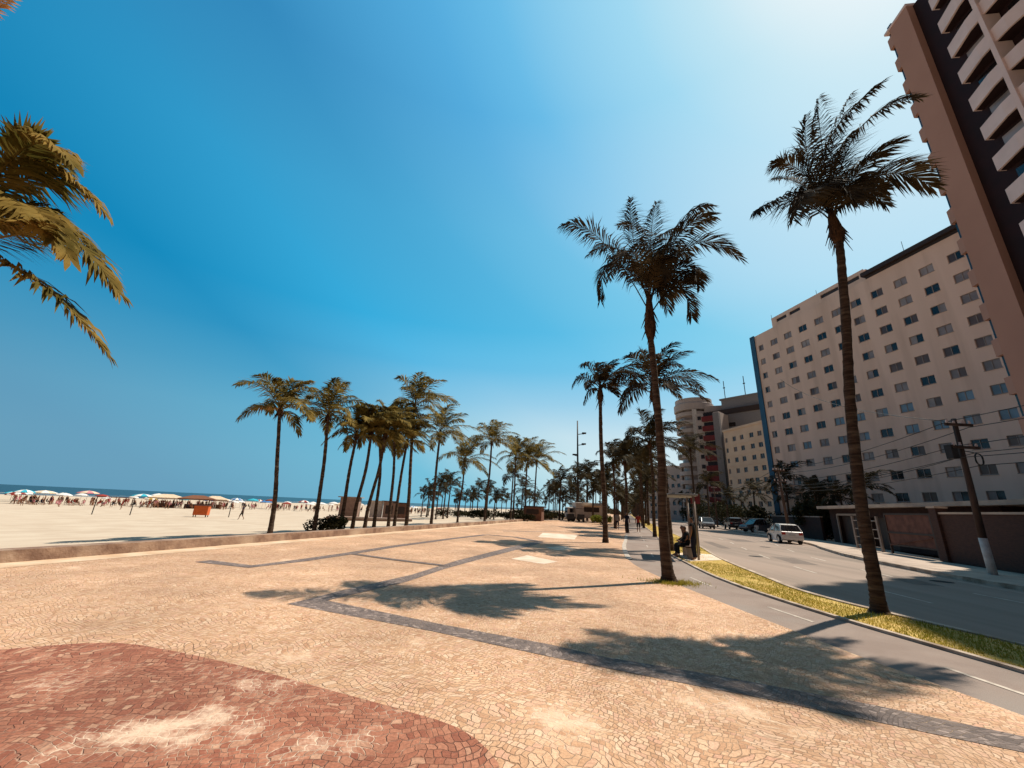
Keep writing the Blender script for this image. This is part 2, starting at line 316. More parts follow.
# sand: profile falling to the water
prof = [(-14.05,-.20),(-18,-.32),(-30,-.8),(-45,-1.1),(-75,-1.35),(-110,-1.6),(-180,-2.0),(-300,-2.7),(-420,-3.4)]
mb = MB(); ss = [-250,-60,0,20,40,70,120,250,600,1500,4000]
for s in ss:
    for n, z in prof: x, y = SN(s,n); mb.v.append((x,y,z))
k = len(prof)
for i in range(len(ss)-1):
    for j in range(k-1): mb.f.append((i*k+j, i*k+j+1, (i+1)*k+j+1, (i+1)*k+j)[::-1]); mb.m.append(0)
structure(mb.build('sand_beach', M['sand'], smooth=True))
def sand_z(x, y):
    n = x*DY - y*DX
    for (a,za),(b,zb) in zip(prof, prof[1:]):
        if b <= n <= a: return za+(zb-za)*(a-n)/(a-b)
    return -.2
sheet('sea', [SN(-8000,-200), SN(24000,-200), SN(24000,-24000), SN(-8000,-24000)], -2.45, M['sea'])
mb = MB()
for n0, w, ph in ((-262,5,0),(-285,3.5,2),(-312,3,4),(-350,2.5,1)):
    s = -200
    while s < 1500:
        ln = rnd.uniform(40,140); pts = []
        for j in range(9):
            t = j/8; off = 4*math.sin(s*.02+ph+t*3); ww = w*math.sin(math.pi*t)*.5+.3
            pts.append((s+ln*t, n0+off-ww, n0+off+ww))
        for j in range(8):
            a, b2 = pts[j], pts[j+1]
            q = [SN(a[0],a[1]),SN(a[0],a[2]),SN(b2[0],b2[2]),SN(b2[0],b2[1])]
            mb.add([(x,y,-2.38) for x,y in q], [(0,1,2,3)[::-1]])
        s += ln+rnd.uniform(5,60)
o = mb.build('surf_foam', M['cloth_white']); tag(o, 'broken white lines of surf at the edge of the sea', 'surf', kind='stuff')

PL = dense([(6.3,-20),(5.6,-3),(5.25,2.5),(5.08,4.6),(4.88,5.7),(4.74,7.2),(4.55,10.0),(4.45,13.3),(4.72,16.3),(6.2,22.3),SN(32.0,-.28),SN(60,-.3),SN(120,-.3),SN(400,-.3),SN(FAR,-.3)])
PR = [(8.6,-20),(7.35,-1),(6.95,3.4),(6.70,5.9),(6.42,7.6),(6.24,9.9),(6.33,12.6),(6.95,16.2),(8.12,21.4),SN(36,2.2),SN(62,2.2),SN(120,2.2),SN(400,2.2),SN(FAR,2.2)]
PRd = dense(PR)
KL = dense([(12.5,-20),(10.4,-3),(9.2,3),(8.3,6.5),(7.75,9),(7.55,11),(8.0,13.1),(9.45,18.9),SN(32,4.05),SN(60,4.05),SN(120,4.05),SN(400,4.05),SN(FAR,4.05)])
KR = dense([(19.5,-20),(17.4,0),(16.7,9),(16.65,13.7),(17.2,17),(19.2,23.5),(22.0,29.2),(25.6,36.3),SN(60,14.2),SN(120,14.2),SN(400,14.2),SN(FAR,14.2)])
SWI = [SN(-22,19),SN(-2,16),SN(10,15.7),SN(20,15.6),SN(27,15.6),SN(33,15.9),SN(42,17),SN(60,17),SN(120,17),SN(400,17),SN(FAR,17)]
def resamp(A, n):
    P = [Vector(p) for p in A]; d = [0]
    for a, b2 in zip(P,P[1:]): d.append(d[-1]+(b2-a).length)
    out = []
    # sample densely near, sparsely far, by common parameter y
    return P, d
def at_y(A, y):
    for a, b2 in zip(A, A[1:]):
        if (a[1]-y)*(b2[1]-y) <= 0 and a[1] != b2[1]:
            t = (y-a[1])/(b2[1]-a[1]); return (a[0]+(b2[0]-a[0])*t, y)
    return A[0] if abs(A[0][1]-y) < abs(A[-1][1]-y) else A[-1]
YS = [-20,-12,-6,-3,-1]+[i*.75 for i in range(0,56)]+[44,48,54,60,70,85,105,130,170,230,320,450,700,1000,1400]
def poly(A): return [at_y(A,y) for y in YS]
pl, pr, kl, kr, sw = poly(PL), poly(PRd), poly(KL), poly(KR), poly(dense(SWI,3))
wl = [SN((y+13.6*DX)/DY, -13.6) for y in YS]; wl = [(x,y) for x,y in wl]
wl2 = [(x+.8,y) for x,y in wl]
strip('promenade', wl, pl, 0, M['paving'])
strip('sandy_margin', wl, wl2, .004, M['loose_sand'])
strip('asphalt_path', pl, pr, -.02, M['path'])
strip('path_drop', pl, pl, 0, M['path'], -.02)
strip('verge_soil', pr, kl, -.015, M['soil'])
strip('road', [(x-.2,y) for x,y in kl], [(x+.2,y) for x,y in kr], -.14, M['road'])
strip('sidewalk', [(x+.15,y) for x,y in kr], [(x+1.5,y) for x,y in sw], -.01, M['sidewalk'])
mb = MB(); kerb_line(mb, kl[4:], .14, -.2, .012); structure(mb.build('left_kerb', M['kerb']))
mb = MB(); kerb_line(mb, kr[4:], .16, -.2, .008); structure(mb.build('right_kerb', M['kerb']))
mb = MB(); kerb_line(mb, [(x-.09,y) for x,y in pr[4:]], .10, -.1, .025); structure(mb.build('path_edging', M['kerb']))
mb = MB(); i0 = [i for i,y in enumerate(YS) if y >= 15.8][0]; i1 = [i for i,y in enumerate(YS) if y >= 34][0]
kerb_line(mb, [(x-.02,y) for x,y in pl[i0:i1]], .2, -.1, .012); structure(mb.build('white_path_edging', M['paint']))
# painted dashes
mb = MB()
def dash(mb, A, B, w, z):
    a, b2 = Vector(A), Vector(B); t = (b2-a).normalized(); q = Vector((t.y,-t.x))*w/2
    mb.add([(a-q).to_tuple()+(z,),(a+q).to_tuple()+(z,),(b2+q).to_tuple()+(z,),(b2-q).to_tuple()+(z,)], [(0,1,2,3)])
dash(mb,(5.86,4.4),(5.73,5.87),.07,-.015); dash(mb,(5.58,7.94),(5.47,9.04),.07,-.015); dash(mb,(5.95,2.6),(6.0,1.2),.07,-.015); dash(mb,(5.4,11.2),(5.45,12.6),.07,-.015); dash(mb,(5.6,14.9),(6.0,16.3),.06,-.015)
for s in range(19, 90, 5): dash(mb, SN(s,.95), SN(s+1.5,.95), .06, -.015)
structure(mb.build('path_marking', M['paint']))
mb = MB()
def mid(y, f):
    a, b2 = at_y(kl,y), at_y(kr,y); return (a[0]+(b2[0]-a[0])*f, y)
for f, w in ((.36,.10),(.70,.10)):
    y = 6.0
    while y < 130: dash(mb, mid(y,f), mid(y+1.9,f), w, -.134); y += 5.0
dash(mb, mid(6,.93), mid(14,.93), .06, -.134); dash(mb, mid(14,.93), mid(20,.93), .06, -.134)
structure(mb.build('road_marking', M['paint']))
def road_patch(s_, n_, l, w, m, z=-.137): sheet('road_patch', [SN(s_,n_), SN(s_+l,n_+.05), SN(s_+l-.1,n_+w), SN(s_+.05,n_+w-.04)], z, m)
M['patch'] = mat('darker_asphalt_repair', (.20,.16,.135), (.165,.13,.11), rough=.9, scale=3, bump=.4, bscale=90)
for q in ((22,7.0,3.2,1.1),(29,5.4,6.5,.7),(38.5,8.4,4,1.6),(17.5,9.0,2.4,.9),(47,6.2,9,.8)): road_patch(*q, M['patch'])
mb = MB()
for s_, n_ in ((24.5,6.2),(33,9.0),(19,10.6)):
    x, y = SN(s_,n_); pts = [(x+.33*math.cos(k*math.pi/10), y+.33*math.sin(k*math.pi/10), -.133) for k in range(20)]; mb.add(pts, [tuple(range(20))])
structure(mb.build('manhole_cover', M['rubber']))
# pavement figures
def smooth_poly(pts): return dense(pts, .25)
up1 = [(-3.06,7.79),(-.84,6.65),(.66,5.98),(1.3,5.60),(2.23,5.26),(2.84,5.0),(3.71,4.6),(4.1,4.38),(4.6,4.1),(5.0,3.85)]
lo1 = [(4.95,3.55),(4.16,3.90),(3.88,4.03),(3.22,4.36),(2.61,4.65),(1.64,5.06),(.61,5.53),(-.98,6.33),(-3.58,7.44)]
sheet('dark_stone_band', up1+lo1+[(-3.4,7.85),(-3.17,8.61),(-2.28,10.76),(-1.52,13.75),(.1,18.6),(1.6,22.8),(2.15,22.8),(.68,18.5),(-.9,14.1),(-1.61,12.0),(-2.15,9.9)], .004, M['dark_paving'])
def band(name, pts, w, z):
    mb = MB(); n = len(pts); a = []; b2 = []
    for i, p in enumerate(pts):
        t = (Vector(pts[min(i+1,n-1)])-Vector(pts[max(i-1,0)])).normalized(); q = Vector((t.y,-t.x))*w/2
        a.append((p[0]-q.x,p[1]-q.y,z)); b2.append((p[0]+q.x,p[1]+q.y,z))
    mb.add(a+b2, [(i,n+i,n+i+1,i+1) for i in range(n-1)]); return structure(mb.build(name, M['dark_paving']))
band('dark_stone_stripe', [(-7.9,11.4),(-6.34,10.9),(-5.75,12.3),(-5.18,14.2),(-4.4,17.3),(-2.7,22.5),(-1.2,26.5)], .42, .006)
band('dark_stone_stripe', [(-1.2,26.5),(.6,25.6),(1.9,22.9)], .42, .010)
band('dark_stone_stripe', [(-4.95,14.2),(-3.35,13.29),(-1.6,12.5)], .24, .013)
for w0 in ((30,-9),(44,-8),(58,-6)): band('dark_stone_stripe', [SN(w0[0],w0[1]), SN(w0[0]+5,w0[1]+5), SN(w0[0]+1,w0[1]+8.3)], .45, .006)
red = smooth_poly([(-6.6,4.1),(-5.9,4.62),(-5.1,5.12),(-4.48,5.33),(-3.75,5.19),(-2.7,4.85),(-1.72,4.45),(-.74,4.05),(-.31,3.84),(-.05,3.55),(.06,3.2),(0,2.4),(-.6,1.2),(-2.2,.3),(-4.5,.2),(-6.3,1.1),(-7.1,2.6),(-6.6,4.1)])
sheet('red_stone_field', red[:-1], .004, M['red_paving'])
sheet('pale_slab', [(.24,14.86),(.87,16.2),(1.84,14.7),(1.3,13.9)], .005, M['pale'])
sheet('pale_slab', [(1.88,19.72),(2.9,21.0),(3.28,19.4),(2.3,18.6)], .005, M['pale'])
sheet('pale_slab', [SN(26,-5.5),SN(31,-6.2),SN(31,-3.6),SN(26,-3.2)], .005, M['pale'])

sheet('concrete_pad', [(7.15,16.75),(9.15,17.9),(9.85,20.2),(8.15,20.3)], -.008, M['pale'])
# grass
mb = MB(); g = random.Random(3)
def blades(mb, x, y, z, h, g):
    a = g.uniform(0,6.283); w = .006+.004*g.random(); lx, ly = g.uniform(-.6,.6)*h, g.uniform(-.6,.6)*h
    dx, dy = math.cos(a)*w, math.sin(a)*w
    mb.add([(x-dx,y-dy,z),(x+dx,y+dy,z),(x+lx,y+ly,z+h)], [(0,1,2)])
cnt = 0
while cnt < 30000:
    y = 3.5+ (g.random()**1.7)*30
    a, b2 = at_y(pr,y), at_y(kl,y); f = g.random()
    if 16.6 < y < 20.5 and f > .12 and (g.random() < .93): continue
    x = a[0]+.02+(b2[0]-a[0]-.02)*f
    patch = math.sin(x*2.1+y*.7)+math.sin(y*1.9-x)+math.sin(x*5+y*3.1)*.6
    if patch < -1.1 and g.random() < .75: continue
    blades(mb, x, y, -.02, g.uniform(.02,.06), g); cnt += 1
for _ in range(1400):
    a = g.uniform(0,6.283); r = .15+abs(g.gauss(0,.28)); blades(mb, 4.45+r*math.cos(a)*1.1, 11.35+r*math.sin(a)*.7, 0, g.uniform(.03,.10), g)
for s in range(34, 160, 2):
    for _ in range(90):
        x, y = SN(s+g.random()*2, g.uniform(2.3,4.0)); blades(mb, x, y, -.02, g.uniform(.05,.12), g)
o = mb.build('verge_grass', M['grass']); tag(o, 'patchy yellow-green grass on the verge between path and road', 'grass', kind='stuff')

# sea wall
mb = MB(); A = [SN(s,-13.6) for s in list(range(-30,80,4))+[100,150,250,600,1500]]
kerb_line(mb, [(p[0],p[1]) for p in [SN(s,-14.05) for s in list(range(-30,80,4))+[100,150,250,600,1500]]], .45, -.5, .27)
o = mb.build('sea_wall', M['seawall']); tag(o, 'low stained concrete wall between the promenade and the sand', 'wall')

# ------------------------------------------------------------------ palms
def frond_geo(mb, base, ctrl, tip, n=60, L0=.75, w=.022, wind=(.12,-.03,0), droop=.55, rng=rnd, r0=.022, twist=0, mi=0, vshape=.22, kink=.09):
    P0, P1, P2 = Vector(base), Vector(ctrl), Vector(tip); W = Vector(wind)
    def B(t): return P0*(1-t)**2+P1*(2*t*(1-t))+P2*(t*t)
    def T(t): return ((P1-P0)*(2*(1-t))+(P2-P1)*(2*t)).normalized()
    mb.tube([B(i/8) for i in range(9)], [r0*(1-.85*i/8) for i in range(9)], sides=4, mi=mi, cap=False)
    side = None
    for i in range(n):
        t = .14+.86*(i+rng.random()*.7)/n; t = min(t,1)
        p = B(t); tg = T(t)
        up = Vector((0,0,1)); s = tg.cross(up)
        if s.length < .25: s = s+Vector((.9,-.3,0))*.25
        s.normalize()
        if side is not None and s.dot(side) < 0: s = -s
        side = s; nn = s.cross(tg).normalized()
        if twist: s = (Matrix.Rotation(twist*t,3,tg) @ s); nn = s.cross(tg).normalized()
        u = (t-.14)/.86
        ln = L0*(.35+.65*math.sin(math.pi*min(1,(u*.86+.16))**.85))*rng.uniform(.82,1.12)
        ang = R(62-38*u)+rng.gauss(0,.07)
        for sg in (-1,1):
            d = tg*math.cos(ang)+(s*sg*math.cos(vshape)+nn*math.sin(vshape))*math.sin(ang)
            d = (d+Vector((rng.gauss(0,kink),rng.gauss(0,kink),rng.gauss(0,kink)))).normalized()
            q = p+d*ln*.5+W*ln*.35-Vector((0,0,1))*droop*ln*.12
            d2 = (d+W*1.5-Vector((0,0,1))*droop*rng.uniform(.6,1.3)).normalized()
            e = q+d2*ln*.5
            wv = (tg-d*tg.dot(d)); 
            if wv.length < .05: wv = nn.copy()
            wv = wv.normalized()*w*rng.uniform(.8,1.2)
            mb.add([p-wv*.35,p+wv*.35,q+wv,q-wv,e], [(0,1,2,3),(3,2,4)], mi)
def trunk_geo(pts, r0, r1, flare, seed, ringstep=.11, sides=12):
    rg = random.Random(seed); mb = MB()
    V = [Vector(p) for p in pts]; L = sum((a-b2).length for a, b2 in zip(V,V[1:])); n = int(L/ringstep)
    def C(t):
        x = t*(len(V)-1); i = min(int(x), len(V)-2); f = x-i
        p0,p1,p2,p3 = V[max(i-1,0)],V[i],V[i+1],V[min(i+2,len(V)-1)]
        return .5*((2*p1)+(p2-p0)*f+(2*p0-5*p1+4*p2-p3)*f*f+(3*p1-p0-3*p2+p3)*f**3)
    P = []; Rr = []
    for i in range(n+1):
        t = i/n; h = t*L
        r = r0+(r1-r0)*t+flare*math.exp(-h/.28)+.25*flare*math.exp(-h/1.1)
        r *= 1+(.03 if i%2 else -.016)+rg.gauss(0,.01)
        P.append(C(t)); Rr.append(r)
    mb.tube(P, Rr, sides=sides)
    # lumpy bark
    vs = []
    for x,y,z in mb.v: vs.append((x+rg.gauss(0,.004),y+rg.gauss(0,.004),z+rg.gauss(0,.008)))
    mb.v = vs
    return mb
def sheath_geo(base, hub, r, seed):
    rg = random.Random(seed); mb = MB(); b, h = Vector(base), Vector(hub); n = 9
    prof = [1.0,1.5,1.9,1.75,1.5,1.25,1.05,.8,.45]
    mb.tube([b.lerp(h,i/(n-1)) for i in range(n)], [r*p*rg.uniform(.93,1.07) for p in prof], sides=11)
    for _ in range(26): # loose fibres and old stubs
        a = rg.uniform(0,6.283); t = rg.uniform(.05,.6); p = b.lerp(h,t); d = Vector((math.cos(a),math.sin(a),rg.uniform(-.9,.3)))
        l = rg.uniform(.15,.42); q = p+d*(r*1.4)
        mb.tube([p, q, q+Vector((d.x*l*.4,d.y*l*.4,-l))], [.035,.022,.006], sides=4, cap=False)
    return mb
def hero_palm(label, base, trunk_pts, hub, crown, r0, r1, flare, mats, seed, n=80, L0=.98, w=.022, wind=(.14,-.04,0), droop=.85, gold=None, filler=3, rachis=.022):
    t = thing('palm_tree', label, 'palm tree', base); rg = random.Random(seed)
    rel = lambda p: tuple(Vector(p)-Vector(base))
    trunk_geo([rel(p) for p in trunk_pts], r0, r1, flare, seed).build('trunk', M['trunk'], t, smooth=True)
    tp = Vector(rel(trunk_pts[-1])); hb = Vector(rel(hub))
    sheath_geo(tp-Vector((0,0,.1)), hb, r1, seed).build('leaf_sheath', M['fibre'], t, smooth=True)
    for i, f in enumerate(crown):
        mb = MB(); c = Vector(f[:3]); e = Vector(f[3:6]); 
        start = tp.lerp(hb, rg.uniform(.45,.95))
        frond_geo(mb, start, hb+c, hb+e, n=n, L0=L0*rg.uniform(.85,1.1), w=w, wind=wind, droop=droop*rg.uniform(.7,1.3), rng=rg, r0=rachis, twist=rg.uniform(-.5,.5))
        m = mats[0] if (gold is None or i not in gold) else gold[i]
        o = mb.build('frond', m, t)
        if m is M['frond_dry']: o['label'] = 'dry orange-brown dead frond'
    for i in range(filler):
        el = R(rg.uniform(15,80)); az = i*2.4+rg.uniform(-.3,.3); Lf = rg.uniform(1.3,2.0)
        d = Vector((math.cos(el)*math.cos(az),math.cos(el)*math.sin(az),math.sin(el))); mb = MB()
        frond_geo(mb, tp.lerp(hb,.8), hb+d*Lf*.6+Vector((0,0,.25)), hb+d*Lf*.95+Vector((.35,-.1,-.25)), n=60, L0=L0*.8, w=w, wind=wind, droop=droop, rng=rg, r0=rachis, twist=rg.uniform(-.5,.5))
        mb.build('frond', mats[0], t)
    return t

CROWN_A = [(-1.7, -0.12, 2.96, -2.93, -0.3, 2.15), (-1.54, -0.24, 2.22, -1.75, -0.6, -0.77), (-0.57, 0.12, 2.59, -0.31, 0.3, 4.02), (0.31, 0.4, 2.88, 0.93, 1.0, 4.56), (1.11, 0.12, 3.85, 2.65, 0.3, 3.82), (0.7, -0.4, 2.49, 1.84, -1.0, 2.26), (1.64, -0.12, 3.13, 3.04, -0.3, 1.17), (1.17, -0.2, 1.11, 1.1, -0.5, -1.18), (-0.54, 0.48, 2.93, -1.76, 1.2, 2.11), (1.02, 0.72, 3.49, -0.28, 1.8, 4.05), (0.31, 0.8, 3.23, 2.55, 2.0, 2.9), (0.31, 0.76, 3.4, 2.23, 1.9, 4.04), (0.78, 0.48, 2.2, 1.09, 1.2, 0), (-0.55, -0.6, 2.51, -1.71, -1.5, -0.58), (1.47, -0.4, 1.7, 1.19, -1.0, -0.44), (0.4, -0.76, 1.91, -0.05, -1.6, -0.5)]
CROWN_B = [(-0.6, 0, 2.25, 2.6, 0, 5.03), (1.3, 0.12, 4.22, 4.11, 0.3, 4.91), (1.86, -0.08, 2.19, 2.85, -0.2, 0.79), (-0.23, 0.12, 2.06, -1.17, 0.3, 1.87), (-1.05, -0.12, 0.86, -2.33, -0.3, -0.47), (-0.5, 0.08, 1.6, 0.16, 0.2, 3.81), (1.38, 0.48, 2.51, 3.32, 1.2, 3.46), (0.09, 0.48, 1.72, -0.37, 1.2, 2.27), (0.48, 0.24, 3.46, 1.08, 0.6, 5.12), (0.56, 0.4, 2.85, 2.73, 1.0, 6.01), (1.28, 0.48, 2.31, 3.01, 1.2, 1.42), (0.54, 0.08, 2.06, 1.36, 0.2, 3.08), (-0.67, -0.52, 1.02, -2.22, -1.3, -1.55), (-0.1, -0.6, 1.08, -0.77, -1.5, -1.2)]
CROWN_C = [(-0.3, 0.08, 1.9, 0.55, 0.2, 1.0), (0.21, -0.16, 1.72, 1.43, -0.4, 0.49), (0.14, 0.12, 1.52, 1.07, 0.3, 0.48), (0.69, 0.04, 0.56, 1.82, 0.1, -0.68), (1.07, -0.08, -0.44, 2.27, -0.2, -1.48), (1.12, -0.32, -0.38, 2.01, -0.8, -0.52), (-2.3, 0.1, 2.4, -1.66, 0.3, 4.22), (-0.91, 0.12, 0.41, -1.94, 0.3, 0.39), (-0.28, 0, -0.4, -0.32, 0, -1.35), (0.73, -0.28, 0.65, 2.18, -0.7, -0.79), (-0.05, 0.28, 0.91, 0.62, 0.7, 0.26)]
hero_palm('tall coconut palm rising from the edge of the mosaic pavement beside the grey path', (4.34,11.49,0),
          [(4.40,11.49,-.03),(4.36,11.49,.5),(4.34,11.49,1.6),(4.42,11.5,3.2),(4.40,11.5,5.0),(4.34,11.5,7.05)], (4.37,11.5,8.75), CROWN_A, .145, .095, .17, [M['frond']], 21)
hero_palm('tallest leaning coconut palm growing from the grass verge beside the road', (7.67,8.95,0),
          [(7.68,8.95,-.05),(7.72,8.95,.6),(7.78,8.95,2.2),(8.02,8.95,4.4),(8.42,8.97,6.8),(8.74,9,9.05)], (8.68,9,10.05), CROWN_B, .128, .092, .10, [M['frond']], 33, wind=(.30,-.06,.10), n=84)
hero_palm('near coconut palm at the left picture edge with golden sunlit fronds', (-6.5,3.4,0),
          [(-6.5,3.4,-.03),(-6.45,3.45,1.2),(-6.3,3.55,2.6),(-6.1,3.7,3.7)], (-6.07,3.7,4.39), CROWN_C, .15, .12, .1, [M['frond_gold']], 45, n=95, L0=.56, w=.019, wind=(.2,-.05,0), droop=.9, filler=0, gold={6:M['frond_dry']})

def crown_fronds(rg, nf, Lf, wind=.5, dry=0, n=46, w=.036, L0=.82, droop=.8, spread=1.0):
    """fronds of a wind-blown crown round the origin, as meshes"""
    out = []
    for i in range(nf):
        f = (i+.5)/nf; el = R(84-104*f*spread+rg.gauss(0,8)); az = i*2.399+rg.gauss(0,.25)
        L = 1.12*Lf*rg.uniform(.82,1.15)*(.85+.3*math.sin(math.pi*f))
        d = Vector((math.cos(el)*math.cos(az), math.cos(el)*math.sin(az), math.sin(el)))
        c = d*L*.52+Vector((0,0,.24*L))
        h = Vector((math.cos(az),math.sin(az),0))
        e = d*L*.86+h*L*.14-Vector((0,0,1))*L*(.02+.30*max(0,math.cos(el))**2)+Vector((.96,-.28,.0))*wind*L*.36; c = c+Vector((.96,-.28,0))*wind*L*.06
        mb = MB(); frond_geo(mb, (0,0,-.25+.2*(1-f)), c, e, n=n, L0=L0*L/2.4*1.05, w=w, wind=(wind*.35,-wind*.1,0), droop=droop*rg.uniform(.7,1.4), rng=rg, r0=.03, twist=rg.uniform(-.4,.4))
        out.append(mb)
    return out
def mid_palm(label, x, y, h, lean, Lf, seed, frond, group, r=.13, nf=19, wind=.5, z0=0, dry=0, sheath=1.0, bow=.15):
    rg = random.Random(seed); t = thing('palm_tree', label, 'palm tree', (x,y,z0), 0, group)
    lx, ly = lean*DY, -lean*DX; h -= z0
    trunk_geo([(0,0,-.15),(lx*.12,ly*.12,h*.25),(lx*.5+bow*rg.uniform(-.6,1),ly*.5,h*.6),(lx,ly,h-.5*sheath)], r, r*.72, r*.7, seed, ringstep=.16, sides=9).build('trunk', M['trunk'], t, smooth=True)
    sheath_geo((lx,ly,h-.6*sheath), (lx,ly,h+.15), r*.75, seed).build('leaf_sheath', M['fibre'], t, smooth=True)
    for i, mb in enumerate(crown_fronds(rg, nf, Lf, wind)):
        m = frond
        if dry and i >= nf-dry:
            m = M['frond_dry']; mb = MB(); frond_geo(mb, (0,0,-.1), (-1.0,.3,.25), (-2.0,.5,-.05), n=46, L0=.5, w=.03, wind=(.1,0,0), droop=1.2, rng=rg, r0=.03)
        o = mb.build('frond', m, t); o.location = (lx,ly,h)
        if m is M['frond_dry']: o['label'] = 'dry orange-brown dead frond'
    return t
G1 = 'coconut palms in the sand behind the sea wall'
BP = [ # x, y, hub height, lean, frond length, label
 (-12.12,21.92,6.6,-1.1,2.2,'leftmost slim palm of the beach row, with one dead orange frond'),
 (-11.08,24.56,6.9,-.5,2.3,'second palm from the left in the beach row, beside the first slim one'),
 (-10.27,26.29,6.0,.1,1.9,'short palm of the beach clump with its trunk rising from the dark shrub'),
 (-9.7,26.77,6.3,.35,2.1,'palm leaning right between the shrub palm and the clump behind the wall'),
 (-9.21,27.6,6.4,.6,2.2,'most strongly right-leaning palm in the middle of the beach clump'),
 (-9.0,28.9,6.2,-.5,2.3,'left-leaning palm of the beach clump crossing its right-leaning neighbour'),
 (-8.46,30.43,7.0,-.5,2.4,'slim palm at the right end of the beach clump, left of a twin trunk'),
 (-8.17,30.9,6.3,.2,2.2,'shorter twin of the slim palm at the right end of the beach clump'),
 (-7.4,31.4,9.4,-.5,2.9,'tallest palm of the beach row with upswept fronds above the clump'),
 (-7.0,39.5,8.7,.0,2.9,'single palm right of the tallest beach palm with drooping lower fronds'),
 (-5.64,49.0,7.0,.3,3.0,'low round-headed palm between the two taller single beach palms'),
 (-2.4,47.4,9.2,.3,3.0,'windswept single palm standing left of the three-palm group by the kiosk'),
 (1.03,58.79,8.9,.0,3.2,'left palm of the three-palm group above the dark kiosk'),
 (2.83,61.28,9.2,.1,3.2,'middle palm of the three-palm group above the dark kiosk'),
 (4.3,63.5,8.9,.2,3.3,'right palm of the three-palm group above the dark kiosk'),
]
for i, (x,y,h,le,Lf,lab) in enumerate(BP):
    n = x*DY-y*DX
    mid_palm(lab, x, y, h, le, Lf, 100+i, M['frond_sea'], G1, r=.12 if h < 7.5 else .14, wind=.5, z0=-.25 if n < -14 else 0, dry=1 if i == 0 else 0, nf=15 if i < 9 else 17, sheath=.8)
G2 = 'coconut palms lining the path and the avenue'
mid_palm('medium palm left of the path with a thick fibrous collar and swept-right crown', 5.81, 24.4, 9.5, -.1, 2.1, 201, M['frond'], G2, r=.15, wind=1.0, nf=16, sheath=1.9)
mid_palm('medium palm half hidden behind the tall palm trunk at the pavement edge', 8.35, 21.3, 8.7, -.35, 2.35, 202, M['frond'], G2, r=.16, wind=.6, nf=16, sheath=1.6)
SP = [ (10.9,37.5,6.5,2.4,'narrow-trunked palm right of the path couple, below the medium palms'), (11.9,33.4,7.6,2.6,'palm on the verge just left of the tall trunk, second row'), (17.2,52.0,7.9,3.0,'third palm along the verge, seen through the gap right of the couple'),
  (12.0,45.8,7.2,2.8,'palm left of the path rising behind the walking couple'), (19.8,60.5,8.6,3.2,'fourth palm along the verge, behind the others'), (40.4,88.0,16.0,4.2,'tall dark palm in front of the pale rounded tower across the road')]
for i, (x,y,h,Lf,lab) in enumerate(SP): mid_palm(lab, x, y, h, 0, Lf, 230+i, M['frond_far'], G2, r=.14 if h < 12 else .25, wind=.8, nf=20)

def far_palm_proto(seed, h, Lf, nf=15):
    rg = random.Random(seed); t = thing('palm_tree', '', 'palm tree', (0,0,-200), 0, 'distant palms')
    trunk_geo([(0,0,-.1),(.05,0,h*.5),(.15,0,h-.2)], .16, .12, .08, seed, ringstep=.4, sides=7).build('trunk', M['trunk'], t, smooth=True)
    cm = MB()
    for m in crown_fronds(rg, nf, Lf, .6, n=24, w=.06): cm.add(m.v, m.f)
    o = cm.build('crown', M['frond_far'], t); o.location = (.15,0,h)
    return t
protos = [far_palm_proto(300,6.2,2.7), far_palm_proto(301,7.6,3.0), far_palm_proto(302,5.2,2.6)]
FP = []
def fp(s, n, k, sc, lab): FP.append((s,n,k,sc,lab))
LL = 'small distant palm in the hazy grove beyond the dark kiosk on the beach side'
for s, n in ((88,-15),(97,-17),(108,-14),(122,-13),(135,-15),(150,-17)): fp(s+rnd.uniform(-1,1), n, rnd.randrange(3), rnd.uniform(.75,1.05), LL)
gr = random.Random(77)
for i in range(34):
    a = R(-12.0+22.0*(i+gr.random())/34); d = gr.uniform(72,135); x, y = math.sin(a)*d, math.cos(a)*d
    s_, n_ = x*DX+y*DY, x*DY-y*DX
    fp(s_, n_, gr.randrange(3), gr.uniform(.72,1.0), LL)
LM = 'dark palm in the cluster above the white food truck left of the path'
for s, n in ((72,-11.5),(75,-7.0),(79,-9.2),(82,-5.2),(87,-8.2),(93,-4.5),(98,-7.2),(74,-4.0),(66,-5.3),(70,-3.4),(78,-2.0),(90,-2.0)): fp(s, n, rnd.randrange(3), rnd.uniform(.85,1.2), LM)
LA = 'palm of the distant double row where the path vanishes'
for s in range(70, 300, 11):
    fp(s+rnd.uniform(-2,2), 3.1, rnd.randrange(3), rnd.uniform(.95,1.25), LA)
    if s > 95: fp(s+5, -1.6, rnd.randrange(3), rnd.uniform(.8,1.1), LA)
LR = 'dark palm along the far pavement in front of the distant blocks'
for s, n in ((84,17.5),(96,16.5),(110,16),(125,17),(140,16.5),(160,16)): fp(s, n, rnd.randrange(3), rnd.uniform(.9,1.2), LR)
LC = 'dark shady palm in the forecourt of the cream block'
for s, n in ((78,20.5),(72,23.5),(80,25),(69,26.5),(66,21.5),(75,29)): fp(s, n, rnd.randrange(3), rnd.uniform(.8,1.05), LC)
LB = 'dark shady palm in front of the big peach block, above the low annex'
for s, n in ((50.5,19.0),(46.5,19.6),(43.0,20.0),(53,20.5)): fp(s, n, rnd.randrange(3), rnd.uniform(.62,.72), LB)
for s, n, k, sc, lab in FP:
    x, y = SN(s,n); r = copy_tree(protos[k], (x,y,sand_z(x,y)+.05 if n < -14 else 0), rnd.uniform(-.5,.5), lab, sc)
    r['group'] = {LL:'palms of the distant beach grove', LM:'palms by the food truck', LA:'palms of the far avenue row', LR:'palms on the far pavement', LC:'palms in the cream block forecourt', LB:'palms before the peach block'}[lab]
